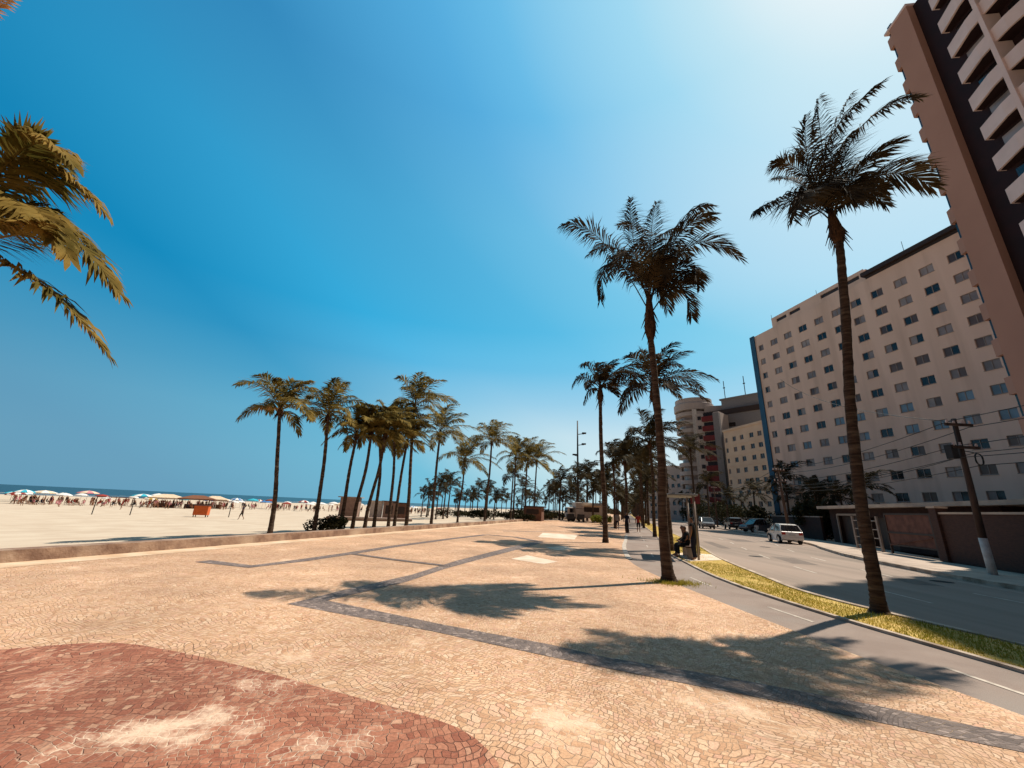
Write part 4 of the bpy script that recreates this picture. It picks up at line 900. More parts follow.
# ------------------------------------------------------------------ vehicles
def car(label, x, y, rz, paint, kind='hatch', z=-.13, group=None):
    """local +x is forward"""
    t = thing('parked_car' if kind != 'hatch' else 'car', label, 'car', (x,y,z), rz, group)
    L_, Wd = (3.75,1.62) if kind == 'hatch' else (4.6,1.8)
    hl = L_/2; hw = Wd/2
    if kind == 'hatch':
        prof = [(-hl,.32),(-hl-.03,.55),(-hl+.02,.92),(-hl+.18,.98),(.55,.94),(1.35,.86),(hl-.1,.70),(hl+.02,.5),(hl,.28),(1.2,.22),(-1.2,.22)]
        roof = [(-hl+.12,.96),(-hl+.45,1.42),(-hl+.75,1.49),(-.1,1.5),(.35,1.43),(1.15,.90)]
    elif kind == 'suv':
        prof = [(-hl,.38),(-hl-.03,.6),(-hl+.02,1.05),(-hl+.15,1.1),(.8,1.08),(1.7,1.0),(hl-.1,.85),(hl+.02,.6),(hl,.34),(1.3,.28),(-1.3,.28)]
        roof = [(-hl+.1,1.08),(-hl+.3,1.6),(-hl+.6,1.7),(.1,1.7),(.6,1.62),(1.35,1.04)]
    else: # pickup / van
        prof = [(-hl,.4),(-hl-.02,.6),(-hl,1.0),(-hl+.1,1.02),(.3,1.02),(1.5,.98),(hl-.1,.85),(hl+.02,.6),(hl,.36),(1.3,.3),(-1.3,.3)]
        roof = [(-.5,1.0),(-.35,1.6),(-.15,1.68),(.5,1.68),(.8,1.6),(1.45,.98)]
    mb = MB(); n = len(prof)
    def ring(y, k): return [(p[0]*(1-k*.012), y, p[1]) for p in prof]
    loops = [(-hw+.10,1.5),(-hw,0),(hw,0),(hw-.10,1.5)]
    vs = []; fs = []
    for yy, k in loops: vs += ring(yy, k)
    for j in range(3):
        for i in range(n): i2 = (i+1)%n; fs.append((j*n+i, j*n+i2, (j+1)*n+i2, (j+1)*n+i))
    fs.append(tuple(range(n))); fs.append(tuple(3*n+i for i in range(n-1,-1,-1)))
    mb.add(vs, fs); body = mb.build('body', paint, t); bevel(body, .06, 3)
    # cabin: glass with tapered sides, painted roof and pillars
    tw_ = .16; zmin = roof[0][1]; zmax = max(p[1] for p in roof)
    def half(p): return hw-.05-tw_*(p[1]-zmin)/(zmax-zmin)
    mb = MB(); n2 = len(roof); mb.add([(p[0],-half(p),p[1]) for p in roof]+[(p[0],half(p),p[1]) for p in roof], [tuple(range(n2)), tuple(range(2*n2-1,n2-1,-1))]+[(i,n2+i,n2+i+1,i+1) for i in range(n2-1)])
    mb.build('cabin_glass', M['car_glass'], t)
    mb = MB(); rr = [(p[0],p[1]+.012) for p in roof[1:-1]]
    n3 = len(rr); mb.add([(p[0],-half(p)-.012,p[1]-.01) for p in rr]+[(p[0],half(p)+.012,p[1]-.01) for p in rr]+[(p[0],-half(p)+.06,p[1]+.02) for p in rr]+[(p[0],half(p)-.06,p[1]+.02) for p in rr],
        [(2*n3+i,3*n3+i,3*n3+i+1,2*n3+i+1) for i in range(n3-1)]+[(i,2*n3+i,2*n3+i+1,i+1) for i in range(n3-1)]+[(3*n3+i,n3+i,n3+i+1,3*n3+i+1) for i in range(n3-1)]+[(0,n3,3*n3,2*n3),(n3-1,3*n3-1,4*n3-1,2*n3-1)][0:1])
    for sgn in (-1,1):
        for p, q in ((roof[0],roof[1]),(roof[-2],roof[-1]),((-.15,zmin),(-.18,zmax-.03))):
            mb.tube([(p[0],sgn*(half(p)+.005),p[1]),(q[0],sgn*(half(q)+.005),q[1])], .04, 5)
    mb.build('roof', paint, t, smooth=False)
    for wx in (-hl*.62,hl*.64):
        for sgn in (-1,1):
            mb = MB(); c = (wx,sgn*(hw-.09),.31); pts = [(c[0]+.31*math.cos(q*math.pi/10), c[2]+.31*math.sin(q*math.pi/10)) for q in range(20)]
            mb.extr(None, [(p[0],c[1]-.1,p[1]) for p in pts], [(p[0],c[1]+.1,p[1]) for p in pts]); wo = mb.build('wheel', M['rubber'], t)
            mb = MB(); pts = [(c[0]+.2*math.cos(q*math.pi/8), c[2]+.2*math.sin(q*math.pi/8)) for q in range(16)]
            mb.extr(None, [(p[0],c[1]+sgn*.06,p[1]) for p in pts], [(p[0],c[1]+sgn*.112,p[1]) for p in pts]); mb.build('rim', M['chrome'], wo)
            mb = MB(); q0 = [(wx+.37*math.cos(q*math.pi/10), .31+.37*math.sin(q*math.pi/10)) for q in range(0,11)]
            mb.tube([(p[0],sgn*(hw+.002),p[1]) for p in q0], .03, 5); mb.build('wheel_arch', M['rubber'], t)
    zt = prof[2][1]
    for sgn in (-1,1):
        mb = MB(); mb.box(-hl-.05,-hl+.1,sgn*(hw-.2)-.13,sgn*(hw-.2)+.13,zt-.22,zt-.02); mb.build('tail_light', M['red_light'], t)
        mb = MB(); mb.box(hl-.18,hl+.0,sgn*(hw-.25)-.17,sgn*(hw-.25)+.17,.56,.70); mb.build('headlight', M['lamp_glass'], t)
        mb = MB(); mb.box(.55,.75,sgn*(hw+.08)-.08,sgn*(hw+.08)+.08,.93,1.06); mb.build('side_mirror', paint, t)
        mb = MB(); mb.box(-.25,-.05,sgn*(hw+.004)-.012,sgn*(hw+.004)+.012,.78,.81); mb.build('door_handle', M['rubber'], t)
    mb = MB(); mb.box(-hl-.075,-hl-.02,-hw+.12,hw-.12,.34,.5); mb.box(hl+.0,hl+.05,-hw+.12,hw-.12,.3,.46); mb.build('bumper', M['rubber'] if kind != 'hatch' else paint, t)
    mb = MB(); mb.box(-hl-.06,-hl-.035,-.22,.22,.62,.74); mb.build('number_plate', M['plate'], t)
    return t
x, y = SN(41.0,12.75); car('white hatchback driving away along the sunlit road', x, y, ALONG, M['car_white'])
x, y = SN(73,12.0); car('dark grey car facing the camera far down the road', x, y, ALONG+math.pi, M['car_grey'], 'suv')
x, y = SN(62,16.6); car('grey pickup parked in the shade before the blue corner', x, y, ALONG+1.9, M['car_grey'], 'pickup', z=0, group='parked vehicles on the far side')
x, y = SN(72,15.6); car('dark car parked on the far pavement before the cream block', x, y, ALONG, M['car_dark'], 'suv', z=0, group='parked vehicles on the far side')
# food truck
x, y = 13.6, 69.0
t = thing('food_truck', 'boxy white food truck with a dark serving hatch left of the path', 'truck', (x,y,0), R(8))
mb = MB(); mb.box(-2.4,2.4,-1.0,1.0,.55,3.0); o = mb.build('box_body', M['white_metal'], t); bevel(o,.08)
mb = MB(); mb.box(-1.0,1.6,-1.02,-1.003,1.55,2.3); mb.build('serving_hatch', M['roof_dark'], t)
mb = MB(); mb.add([(-1.1,-1.04,2.35),(1.7,-1.04,2.35),(1.7,-1.7,2.55),(-1.1,-1.7,2.55),(-1.1,-1.04,2.39),(1.7,-1.04,2.39),(1.7,-1.7,2.59),(-1.1,-1.7,2.59)],[(3,2,1,0),(4,5,6,7),(0,1,5,4),(1,2,6,5),(2,3,7,6),(3,0,4,7)]); mb.build('awning', M['cloth_cream'], t)
mb = MB(); mb.box(-3.7,-2.41,-.95,.95,.5,2.2); o = mb.build('cab', M['white_metal'], t); bevel(o,.15)
mb = MB(); mb.box(-3.4,-2.6,-.965,-.952,1.35,2.0); mb.build('cab_window', M['car_glass'], t)
mb = MB(); mb.box(-3.72,-3.702,-.8,.8,1.3,2.0); mb.build('windscreen', M['car_glass'], t)
for wx in (-2.9,1.3):
    for sgn in (-1,1):
        mb = MB(); pts = [(wx+.42*math.cos(q*math.pi/10), .42+.42*math.sin(q*math.pi/10)) for q in range(20)]; mb.extr(None, [(p[0],sgn*.95-.12,p[1]) for p in pts], [(p[0],sgn*.95+.12,p[1]) for p in pts]); mb.build('wheel', M['rubber'], t)
for i, (dx, dy) in enumerate(((-1.8,-3.4),(-3.4,-3.0))):
    t2 = thing('trade_cart', ['dark covered vendor cart in front of the food truck cab','second dark vendor cart left of the first one'][i], 'cart', (x+dx,y+dy,0), R(10*i))
    mb = MB(); mb.box(-.55,.55,-.35,.35,.35,1.15); o = mb.build('cart_body', M['car_dark'], t2); bevel(o,.03)
    mb = MB(); mb.prism([(-.7,-.5),(.7,-.5),(.7,.5),(-.7,.5)],1.95,2.02); mb.build('canopy', M['cloth_navy'], t2)
    for a in (-.5,.5):
        mb = MB(); mb.tube([(a,0,1.15),(a,0,1.95)],.02,6); mb.build('canopy_post', M['white_metal'], t2)
        mb = MB(); pts = [(a*.7+.2*math.cos(q*math.pi/8), .2+.2*math.sin(q*math.pi/8)) for q in range(16)]; mb.extr(None,[(p[0],-.38,p[1]) for p in pts],[(p[0],-.33,p[1]) for p in pts]); mb.build('wheel', M['rubber'], t2)
# dark kiosk on the promenade
x, y = 4.1, 61.0
t = thing('kiosk', 'dark square wooden kiosk under the three-palm group', 'kiosk', (x,y,0), R(-14))
mb = MB(); mb.box(-1.3,1.3,-1.2,1.2,0,1.9); mb.build('wall', M['brown_hut'], t)
mb = MB(); mb.prism([(-1.6,-1.5),(1.6,-1.5),(1.6,1.5),(-1.6,1.5)],1.905,2.05); mb.build('roof', M['roof_dark'], t)
mb = MB(); mb.box(-.9,.9,-1.24,-1.203,.95,1.6); mb.build('serving_hatch', M['roof_dark'], t)
# beach huts
def hut(name, label, x, y, w, d, h, m, mr, rz=0, open_=True):
    z = sand_z(x,y); t = thing(name, label, 'hut', (x,y,z), rz)
    mb = MB(); mb.box(-w/2,w/2,-d/2,d/2,0,h); mb.build('wall', m, t)
    mb = MB(); mb.prism([(-w/2-.3,-d/2-.4),(w/2+.3,-d/2-.4),(w/2+.3,d/2+.3),(-w/2-.3,d/2+.3)],h+.003,h+.14); mb.build('roof', mr, t)
    if open_: mb = MB(); mb.box(-w*.3,w*.3,-d/2-.04,-d/2-.003,.9,h*.8); mb.build('shutter', M['roof_dark'], t)
    return t
hut('beach_hut','tall greyish-brown boarded hut on the sand behind the palm clump',-22.5,60,2.5,2.5,3.0,M['grey_hut'],M['concrete'],.2,False)
hut('beach_hut','small white cabin on the sand right of the grey-brown hut',-19.6,63,1.7,2,2.6,M['white_metal'],M['white_metal'],.2,False)
hut('beach_hut','brown boarded hut right of the white cabin on the sand',-17.5,62.5,1.7,2.2,2.6,M['grey_hut'],M['brown_hut'],.2)
hut('beach_hut','dark open-fronted hut at the right of the beach hut row',-15.9,63.0,1.8,2.2,2.4,M['brown_hut'],M['roof_dark'],.2)
t = thing('deck', 'long low concrete deck in front of the beach huts', 'deck', (-18.5,57.5,sand_z(-18.5,57.5)), .25)
mb = MB(); mb.box(-5.5,5.5,-1.2,1.0,0,.45); mb.build('deck_slab', M['grey_hut'], t)
mb = MB(); mb.box(-5.5,5.5,-1.23,-1.203,.28,.45); mb.build('edge_beam', M['concrete'], t)

# bus shelter by the path
t = thing('bus_shelter', 'small flat-roofed roadside shelter with pale posts behind the tall palm', 'bus shelter', (7.85,18.5,0), ALONG)
mb = MB(); mb.box(-1.3,1.3,-.55,.65,2.5,2.58); o = mb.build('roof', M['slate'], t); bevel(o,.02)
for sx in (-1.0,1.0):
    mb = MB(); mb.tube([(sx,-.4,-.02),(sx,-.4,2.5)], .05, 10); mb.build('post', M['dull_metal'], t, smooth=True)
mb = MB(); mb.box(-.95,.95,-.35,.05,.42,.48); mb.build('bench_seat', M['wood_pole'], t)
for sx in (-.7,.7): mb = MB(); mb.box(sx-.05,sx+.05,-.3,0,-.02,.42); mb.build('bench_leg', M['concrete'], t)
t = thing('sign_post', 'thin dark signpost with a plain plate on the verge beside the shelter', 'sign', (9.0,19.6,0), .2)
mb = MB(); mb.tube([(0,0,-.05),(0,0,2.75)], .035, 8); mb.build('post', M['dark_metal'], t, smooth=True)
mb = MB(); mb.box(-.25,.25,-.05,-.037,2.25,2.7); mb.build('plate', M['red_wall'], t)

# ------------------------------------------------------------------ people
def skin_body(name, verts, edges, radii, root=0, sub=1):
    me = bpy.data.meshes.new(name); me.from_pydata(verts, edges, []); o = bpy.data.objects.new(name, me); COL.objects.link(o)
    sk = o.modifiers.new('Skin','SKIN'); sk.branch_smoothing = .4
    for i, d in enumerate(me.skin_vertices[0].data): d.radius = (radii[i], radii[i]); d.use_root = (i == root)
    ss_ = o.modifiers.new('Sub','SUBSURF'); ss_.levels = sub; ss_.render_levels = sub
    dg = bpy.context.evaluated_depsgraph_get(); ev = o.evaluated_get(dg); m2 = bpy.data.meshes.new_from_object(ev)
    bpy.data.objects.remove(o); return m2
def person_mesh(pose):
    """joints in metres for a 1.72 m person facing +x"""
    J = dict(pel=(0,0,.93), waist=(0,0,1.08), chest=(.01,0,1.28), neck=(.01,0,1.45), jaw=(.03,0,1.53), head=(.02,0,1.61), crown=(.005,0,1.69), nose=(.115,0,1.585),
             sl=(0,.17,1.40), el=(-.02,.235,1.12), wl=(.05,.25,.87), hl=(.09,.25,.77), sr=(0,-.17,1.40), er=(-.02,-.235,1.12), wr=(.05,-.25,.87), hr=(.09,-.25,.77),
             tl=(0,.09,.88), kl=(.03,.10,.48), al=(-.01,.105,.09), fl=(.14,.12,.03), tr=(0,-.09,.88), kr=(.03,-.10,.48), ar=(-.01,-.105,.09), fr=(.14,-.12,.03))
    J.update(pose)
    Rd = dict(pel=.135,waist=.115,chest=.14,neck=.052,jaw=.07,head=.092,crown=.06,nose=.02,sl=.065,el=.042,wl=.03,hl=.036,sr=.065,er=.042,wr=.03,hr=.036,tl=.085,kl=.056,al=.036,fl=.034,tr=.085,kr=.056,ar=.036,fr=.034)
    E = [('pel','waist'),('waist','chest'),('chest','neck'),('neck','jaw'),('jaw','head'),('head','crown'),('head','nose'),('chest','sl'),('sl','el'),('el','wl'),('wl','hl'),('chest','sr'),('sr','er'),('er','wr'),('wr','hr'),('pel','tl'),('tl','kl'),('kl','al'),('al','fl'),('pel','tr'),('tr','kr'),('kr','ar'),('ar','fr')]
    ks = list(J); ix = {k:i for i,k in enumerate(ks)}
    return skin_body('person', [J[k] for k in ks], [(ix[a],ix[b]) for a,b in E], [Rd[k] for k in ks], ix['pel']), J
WALK = dict(kl=(.17,.10,.50),al=(.24,.105,.09),fl=(.38,.11,.05),kr=(-.02,-.10,.49),ar=(-.26,-.105,.13),fr=(-.14,-.11,.04),el=(-.12,.23,1.13),wl=(-.14,.25,.88),hl=(-.13,.25,.79),er=(.06,-.23,1.13),wr=(.2,-.24,.94),hr=(.27,-.24,.88))
SIT = dict(pel=(0,0,.56),waist=(.0,0,.70),chest=(.05,0,.90),neck=(.09,0,1.06),jaw=(.12,0,1.14),head=(.11,0,1.22),crown=(.09,0,1.30),nose=(.205,0,1.19),sl=(.04,.17,1.02),sr=(.04,-.17,1.02),el=(.1,.24,.78),er=(.1,-.24,.78),wl=(.30,.16,.66),wr=(.30,-.16,.66),hl=(.40,.13,.65),hr=(.40,-.13,.65),tl=(.05,.09,.53),tr=(.05,-.09,.53),kl=(.45,.12,.50),kr=(.45,-.12,.50),al=(.43,.12,.09),ar=(.46,-.12,.09),fl=(.58,.13,.03),fr=(.60,-.13,.03))
def inflate(src, keep, off, name, m, parent):
    bm = bmesh.new(); bm.from_mesh(src); bm.normal_update()
    dele = [f for f in bm.faces if not keep(f.calc_center_median())]
    bmesh.ops.delete(bm, geom=dele, context='FACES')
    isl = []; left = set(bm.faces)
    while left:
        st = [left.pop()]; grp = set(st)
        while st:
            for e in st.pop().edges:
                for f in e.link_faces:
                    if f in left: left.discard(f); grp.add(f); st.append(f)
        isl.append(grp)
    big_ = max(len(g) for g in isl); bits = [f for g in isl if len(g) < .35*big_ for f in g]
    if bits: bmesh.ops.delete(bm, geom=bits, context='FACES')
    for v in bm.verts: v.co += v.normal*off
    me = bpy.data.meshes.new(name); bm.to_mesh(me); bm.free(); me.materials.clear(); me.materials.append(m)
    me.polygons.foreach_set('use_smooth', [True]*len(me.polygons)); o = bpy.data.objects.new(name, me); COL.objects.link(o); o.parent = parent; return o
POSES = {k: person_mesh(p) for k, p in (('stand',{}),('walk',WALK),('sit',SIT))}
for k, (me, J) in POSES.items(): me.materials.clear(); me.materials.append(M['skin']); me.polygons.foreach_set('use_smooth',[True]*len(me.polygons))
def person(label, x, y, z, rz, pose, top, bottom, group=None, scale=1, long_=False, hat=None):
    me, J = POSES[pose]; o = bpy.data.objects.new('person', me); COL.objects.link(o); o.location = (x,y,z); o.rotation_euler = (0,0,rz); o.scale = (scale,)*3
    tag(o, label, 'person', group)
    zs_, zh = J['pel'][2], J['neck'][2]
    hd = Vector(J['head'])
    inflate(me, lambda c: J['pel'][2]-.02 < c.z < J['neck'][2]+.0 and abs(c.y) < .235 and c.x < J['chest'][0]+.24, .014, 'shirt', M[top], o)
    kz = J['kl'][2]
    if pose == 'sit': inflate(me, lambda c: c.z < (.70 if c.x < .14 else .622) and c.z > .2 and c.x < .62 and abs(c.y) < .24, .013, 'trousers', M[bottom], o)
    else: inflate(me, lambda c: (.12 if long_ else kz-.02) < c.z < J['pel'][2]+.07 and abs(c.y) < .215, .013, 'trousers' if long_ else 'shorts', M[bottom], o)
    inflate(me, lambda c: (c-hd).length < .2 and (c.z > hd.z+.035 or (c.x < hd.x-.015 and c.z > hd.z-.07)), .016, 'hair', M['hair'] if hat is None else M[hat], o)
    return o
x, y = SN(38.5,-.15); person('person in dark top and long trousers walking on the path edge, nearer of the couple', x, y, 0, ALONG+math.pi, 'walk', 'cloth_navy', 'cloth_black', long_=True, scale=1.02)
x, y = SN(44.5,-1.1); person('person in a purple-grey top on the pavement, farther of the path couple', x, y, 0, ALONG, 'walk', 'cloth_grey', 'cloth_navy')
x, y = SN(41.5,.9); person('person in a reddish top on the path behind the walking couple', x, y, -.02, ALONG, 'walk', 'cloth_red', 'cloth_black')
def local(t, p): return tuple(Matrix.Rotation(t[2],3,'Z') @ Vector(p) + Vector(t[:2]+(0,)))
ps = local((7.85,18.5,ALONG), (-.45,-.12,0)); person('person in black seated on the shelter bench, nearer to the camera', ps[0], ps[1], -.03, ALONG+math.pi/2+.1, 'sit', 'cloth_black', 'cloth_black')
ps = local((7.85,18.5,ALONG), (.30,-.12,0)); person('person in a dark brown top seated farther along the shelter bench', ps[0], ps[1], -.03, ALONG+math.pi/2-.1, 'sit', 'cloth_brown', 'cloth_black')
person('person in dark clothes standing under the shelter roof by the post', 7.75, 17.3, -.02, 2.4, 'stand', 'cloth_black', 'cloth_navy', long_=True)
person('lone person in dark shorts walking across the open sand by the orange stand', -31.6, 50.3, sand_z(-31.6,50.3)-.02, R(-170), 'walk', 'cloth_navy', 'cloth_black')
x, y = SN(66,16.0); person('person in a pale top on the far pavement beside the parked dark car', x, y, 0, ALONG, 'walk', 'cloth_white', 'cloth_pink')
x, y = SN(58,15.2); person('person in white crouched low on the far pavement near the grey pickup', x, y, -.15, ALONG, 'sit', 'cloth_white', 'cloth_white')

# beach life
def umbrella(label, x, y, c1, c2, r, h, group):
    z = sand_z(x,y); t = thing('beach_umbrella', label, 'beach umbrella', (x,y,z), rnd.uniform(0,1), group)
    mb = MB(); mb.tube([(0,0,-.1),(.03,0,h+.05)], .025, 6); mb.build('pole', M['white_metal'], t)
    mb = MB(); n = 10
    for i in range(n):
        a, b2 = 2*math.pi*i/n, 2*math.pi*(i+1)/n
        P = [(0.03,0,h),(r*.55*math.cos(a),r*.55*math.sin(a),h-.16),(r*.55*math.cos(b2),r*.55*math.sin(b2),h-.16),(r*math.cos(b2),r*math.sin(b2),h-.45),(r*math.cos(a),r*math.sin(a),h-.45),(r*math.cos(b2),r*math.sin(b2),h-.58),(r*math.cos(a),r*math.sin(a),h-.58)]
        mb.add(P, [(0,1,2),(1,4,3,2),(4,6,5,3)], i%2)
    mb.build('canopy', [M[c1],M[c2]], t); return t
GU = 'beach umbrellas of the far crowd'
def beach_at(az_deg, dist): a = R(az_deg); return math.sin(a)*dist, math.cos(a)*dist
def azpx(px):  # bearing of a picture column at the horizon
    a = (px-512)/395; U = -.047*a+.0; return None
big = [(-49.2,118,'cloth_teal','cloth_white',1.7,'teal and white umbrella at the far left of the beach crowd'),(-48.0,119,'cloth_white','cloth_cream',2.1,'large white umbrella near the left edge of the beach crowd'),(-45.2,117,'cloth_cream','cloth_pink',2.0,'peach-cream umbrella third from the left in the beach crowd'),
 (-41.2,118,'cloth_teal','cloth_white',2.3,'wide teal and white umbrella left of the beige tents'),(-40.0,120,'cloth_white','cloth_white',1.6,'plain white umbrella just right of the wide teal one'),(-33.0,118,'cloth_white','cloth_blue',1.5,'white and blue umbrella right of the beige tents'),(-31.4,118,'cloth_teal','cloth_teal',1.5,'plain teal umbrella left of the orange stand'),(-26.0,112,'cloth_red','cloth_white',1.5,'red and white umbrella right of the orange stand'),(-29.6,122,'cloth_red','cloth_brown',1.4,'brown-red umbrella behind the orange stand'),(-22.6,125,'cloth_white','cloth_white',1.6,'white umbrella seen left of the first beach palm trunk')]
for az, d, c1, c2, r, lab in big: x, y = beach_at(az,d); umbrella(lab, x, y, c1, c2, r*.85, rnd.uniform(2.3,2.8), GU)
LU = 'tiny sunshade far off in the beach crowd near the water'
cs = ['cloth_white','cloth_teal','cloth_cream','cloth_blue','cloth_white','cloth_yellow','cloth_white','cloth_red']
for i in range(46):
    az = rnd.uniform(-50,-8); d = rnd.uniform(122,160) if az < -20 else rnd.uniform(140,190); x, y = beach_at(az,d); c = rnd.choice(cs); umbrella(LU, x, y, c, rnd.choice([c,'cloth_white']), rnd.uniform(.9,1.5), rnd.uniform(1.7,2.3), 'tiny sunshades of the far crowd')
def tent(label, x, y, w, m, rz):
    z = sand_z(x,y); t = thing('beach_tent', label, 'tent', (x,y,z), rz)
    mb = MB(); mb.add([(-w,-1.5,2.0),(w,-1.5,2.0),(w,1.5,2.0),(-w,1.5,2.0),(-w*.3,0,2.7),(w*.3,0,2.7),(-w,-1.5,1.75),(w,-1.5,1.75),(w,1.5,1.75),(-w,1.5,1.75)], [(0,1,5,4),(1,2,5),(2,3,4,5),(3,0,4),(6,7,1,0),(7,8,2,1),(8,9,3,2),(9,6,0,3)]); mb.build('canopy', m, t)
    for sx in (-w,w):
        for sy in (-1.5,1.5): mb = MB(); mb.tube([(sx,sy,-.1),(sx,sy,2.0)], .04, 5); mb.build('leg', M['white_metal'], t)
    mb = MB(); mb.box(-w*.6,w*.6,-.5,.3,0,.9); mb.build('counter', M['brown_hut'], t)
for az, d, w, m, lab, rz in ((-39.2,112,2.9,'cloth_cream','left beige vendor tent in the beach crowd',.5),(-36.6,110,3.2,'cloth_brown','dark tan vendor tent between the two pale tents',.5),(-35.0,114,2.4,'cloth_cream','right beige vendor tent of the beach crowd',.5),(-15.7,95,2.2,'cloth_white','white vendor tent between the first two beach palms',.3)):
    x, y = beach_at(az,d); tent(lab, x, y, w, M[m], rz)
low = {}
for k in ('stand','walk','sit'):
    me, J = POSES[k]
    for c in ('cloth_black','cloth_red','cloth_navy','cloth_brown','cloth_pink','cloth_white'):
        m2 = me.copy(); m2.materials.append(M[c]); lo, hi = J['pel'][2]-.18, J['chest'][2]+.02
        for p in m2.polygons: p.material_index = 1 if lo < p.center.z < hi else 0
        low[(k,c)] = m2
LP_ = 'tiny beachgoer in the far crowd under the sunshades'
for i in range(240):
    az = rnd.uniform(-50,-10) if i%3 else rnd.uniform(-50,-34); d = rnd.gauss(116,6) if az < -20 else rnd.uniform(115,150); x, y = beach_at(az,d)
    o = bpy.data.objects.new('person', low[(rnd.choice(['stand','walk','sit','sit']),rnd.choice(['cloth_black','cloth_red','cloth_navy','cloth_brown','cloth_brown','cloth_pink','cloth_black']))]); COL.objects.link(o)
    o.location = (x,y,sand_z(x,y)-.02); o.rotation_euler = (0,0,rnd.uniform(0,6.28)); tag(o, LP_, 'person', 'beachgoers of the far crowd')
def goal(label, x, y, w, rz):
    z = sand_z(x,y); t = thing('beach_goal', label, 'goal', (x,y,z), rz)
    for sx in (-w/2,w/2): mb = MB(); mb.tube([(sx,0,-.1),(sx,0,2.0)], .05, 6); mb.build('post', M['dark_metal'], t)
    mb = MB(); mb.tube([(-w/2,0,2.0),(w/2,0,2.0)], .05, 6); mb.build('crossbar', M['rust'], t)
goal('left beach goal frame with two thin posts before the beige tents', -47,50.2,3.4,.5)
goal('beach goal frame between the orange stand and the lone walker', -37.4,54.5,2.6,.3)
x, y = -38.3, 52.8; z = sand_z(x,y)
t = thing('orange_stand', 'bright orange boxy vendor stand alone on the open sand', 'stand', (x,y,z), .35)
mb = MB(); mb.box(-.75,.75,-.5,.5,.25,1.35); mb.build('panel_box', M['orange'], t)
mb = MB(); mb.box(-.8,.8,-.55,.55,1.353,1.42); mb.build('counter_top', M['rust'], t)
for sx in (-.65,.65):
    mb = MB(); mb.tube([(sx,-.4,0),(sx,-.4,.25)], .05, 6); mb.tube([(sx,.4,0),(sx,.4,.25)], .05, 6); mb.build('leg', M['dark_metal'], t)
    mb = MB(); mb.tube([(sx,.45,1.42),(sx,.45,2.1)], .025, 6); mb.build('post', M['rust'], t)

# ------------------------------------------------------------------ light, sky, camera
SUN_AZ, SUN_EL = 63.0, 57.8
sun = bpy.data.lights.new('sun','SUN'); sun.energy = 5.0; sun.angle = R(.53); sun.color = (1.0,.90,.76)
so = bpy.data.objects.new('sun', sun); COL.objects.link(so)
dv = Vector((math.sin(R(SUN_AZ))*math.cos(R(SUN_EL)), math.cos(R(SUN_AZ))*math.cos(R(SUN_EL)), math.sin(R(SUN_EL))))
so.rotation_euler = dv.to_track_quat('Z','Y').to_euler()
w = bpy.data.worlds.new('World'); S.world = w; w.use_nodes = True; nt = w.node_tree; N = nt.nodes; L = nt.links
sky = N.new('ShaderNodeTexSky'); sky.sky_type = 'NISHITA'; sky.sun_disc = False; sky.sun_elevation = R(SUN_EL); sky.sun_rotation = R(SUN_AZ)
sky.air_density = 1.0; sky.dust_density = 1.2; sky.ozone_density = 1.5; sky.altitude = 0
def lin(c): return tuple((v/255/12.92 if v/255 <= .04045 else ((v/255+.055)/1.055)**2.4) for v in c)
tc = N.new('ShaderNodeTexCoord')
dt = N.new('ShaderNodeVectorMath'); dt.operation = 'DOT_PRODUCT'; dt.inputs[1].default_value = tuple(dv); L.new(tc.outputs['Generated'], dt.inputs[0])
half = N.new('ShaderNodeMath'); half.operation = 'MULTIPLY_ADD'; half.inputs[1].default_value = .5; half.inputs[2].default_value = .5; L.new(dt.outputs['Value'], half.inputs[0])
def sramp(stops, src):
    r = N.new('ShaderNodeValToRGB'); e = r.color_ramp.elements
    while len(e) < len(stops): e.new(.5)
    for k, (p, c) in enumerate(stops): e[k].position = p; e[k].color = (*c,1)
    L.new(src, r.inputs[0]); return r.outputs[0]
cr_ = lambda st: [((c+1)/2, lin(q)) for c, q in st]
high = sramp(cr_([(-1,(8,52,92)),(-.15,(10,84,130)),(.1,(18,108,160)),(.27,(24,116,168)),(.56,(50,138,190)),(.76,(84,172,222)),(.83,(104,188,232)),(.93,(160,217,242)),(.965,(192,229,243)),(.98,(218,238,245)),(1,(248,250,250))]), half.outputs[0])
mids = sramp(cr_([(-1,(30,100,140)),(-.1,(36,138,182)),(.19,(10,141,193)),(.39,(54,177,226)),(.62,(90,192,233)),(.74,(128,208,238)),(.83,(192,230,246)),(.93,(228,242,248)),(1,(246,249,250))]), half.outputs[0])
low = sramp(cr_([(-1,(88,122,142)),(-.1,(104,160,190)),(.2,(118,194,220)),(.36,(196,228,235)),(.45,(222,239,241)),(.7,(228,241,245)),(.95,(236,245,246))]), half.outputs[0])
sep = N.new('ShaderNodeSeparateXYZ'); L.new(tc.outputs['Generated'], sep.inputs[0])
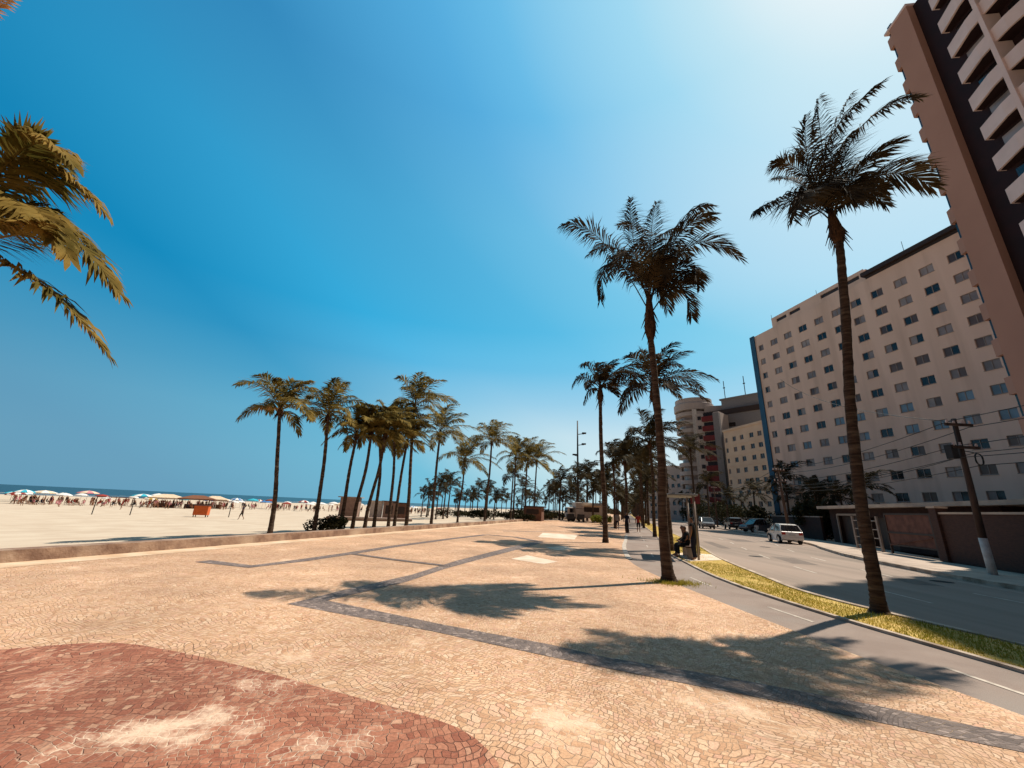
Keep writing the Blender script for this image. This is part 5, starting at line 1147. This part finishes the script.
fl = sramp([(z, (v,)*3) for z, v in [(0,1),(.09,.93),(.174,.74),(.25,.38),(.33,.11),(.42,0)]], sep.outputs['Z'])
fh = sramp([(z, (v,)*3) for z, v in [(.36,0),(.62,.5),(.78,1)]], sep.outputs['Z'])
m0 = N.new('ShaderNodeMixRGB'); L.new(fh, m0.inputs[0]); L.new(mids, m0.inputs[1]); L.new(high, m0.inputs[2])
m1 = N.new('ShaderNodeMixRGB'); L.new(fl, m1.inputs[0]); L.new(m0.outputs[0], m1.inputs[1]); L.new(low, m1.inputs[2])
g10 = N.new('ShaderNodeMixRGB'); g10.blend_type = 'MULTIPLY'; g10.inputs[0].default_value = 1; g10.inputs[2].default_value = (10/1.16,)*3+(1,); L.new(m1.outputs[0], g10.inputs[1])
m2 = N.new('ShaderNodeMixRGB'); m2.inputs[0].default_value = .03; L.new(g10.outputs[0], m2.inputs[1]); L.new(sky.outputs[0], m2.inputs[2])
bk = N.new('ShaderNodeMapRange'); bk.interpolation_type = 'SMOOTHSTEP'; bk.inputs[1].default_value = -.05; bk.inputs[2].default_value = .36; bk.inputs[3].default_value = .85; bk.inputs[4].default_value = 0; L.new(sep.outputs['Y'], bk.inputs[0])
m3 = N.new('ShaderNodeMixRGB'); L.new(bk.outputs[0], m3.inputs[0]); L.new(m2.outputs[0], m3.inputs[1]); m3.inputs[2].default_value = (.62,.42,.40,1)  # dull tone added to the unseen sky behind the camera, deepens the shade
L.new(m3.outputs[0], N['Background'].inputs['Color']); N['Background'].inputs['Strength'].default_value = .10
cam = bpy.data.cameras.new('camera'); co = bpy.data.objects.new('camera', cam); COL.objects.link(co)
cam.sensor_width = 36; cam.lens = 395/1024*36; cam.clip_end = 40000; cam.clip_start = .05
co.matrix_world = Matrix.Translation((0,0,1.7)) @ Matrix.Rotation(R(90+17.35),4,'X') @ Matrix.Rotation(R(2.63),4,'Z')
S.camera = co
S.view_settings.view_transform = 'Standard'; S.view_settings.look = 'None'; S.view_settings.gamma = 1; S.view_settings.exposure = .22
S.render.resolution_x = 1024; S.render.resolution_y = 768
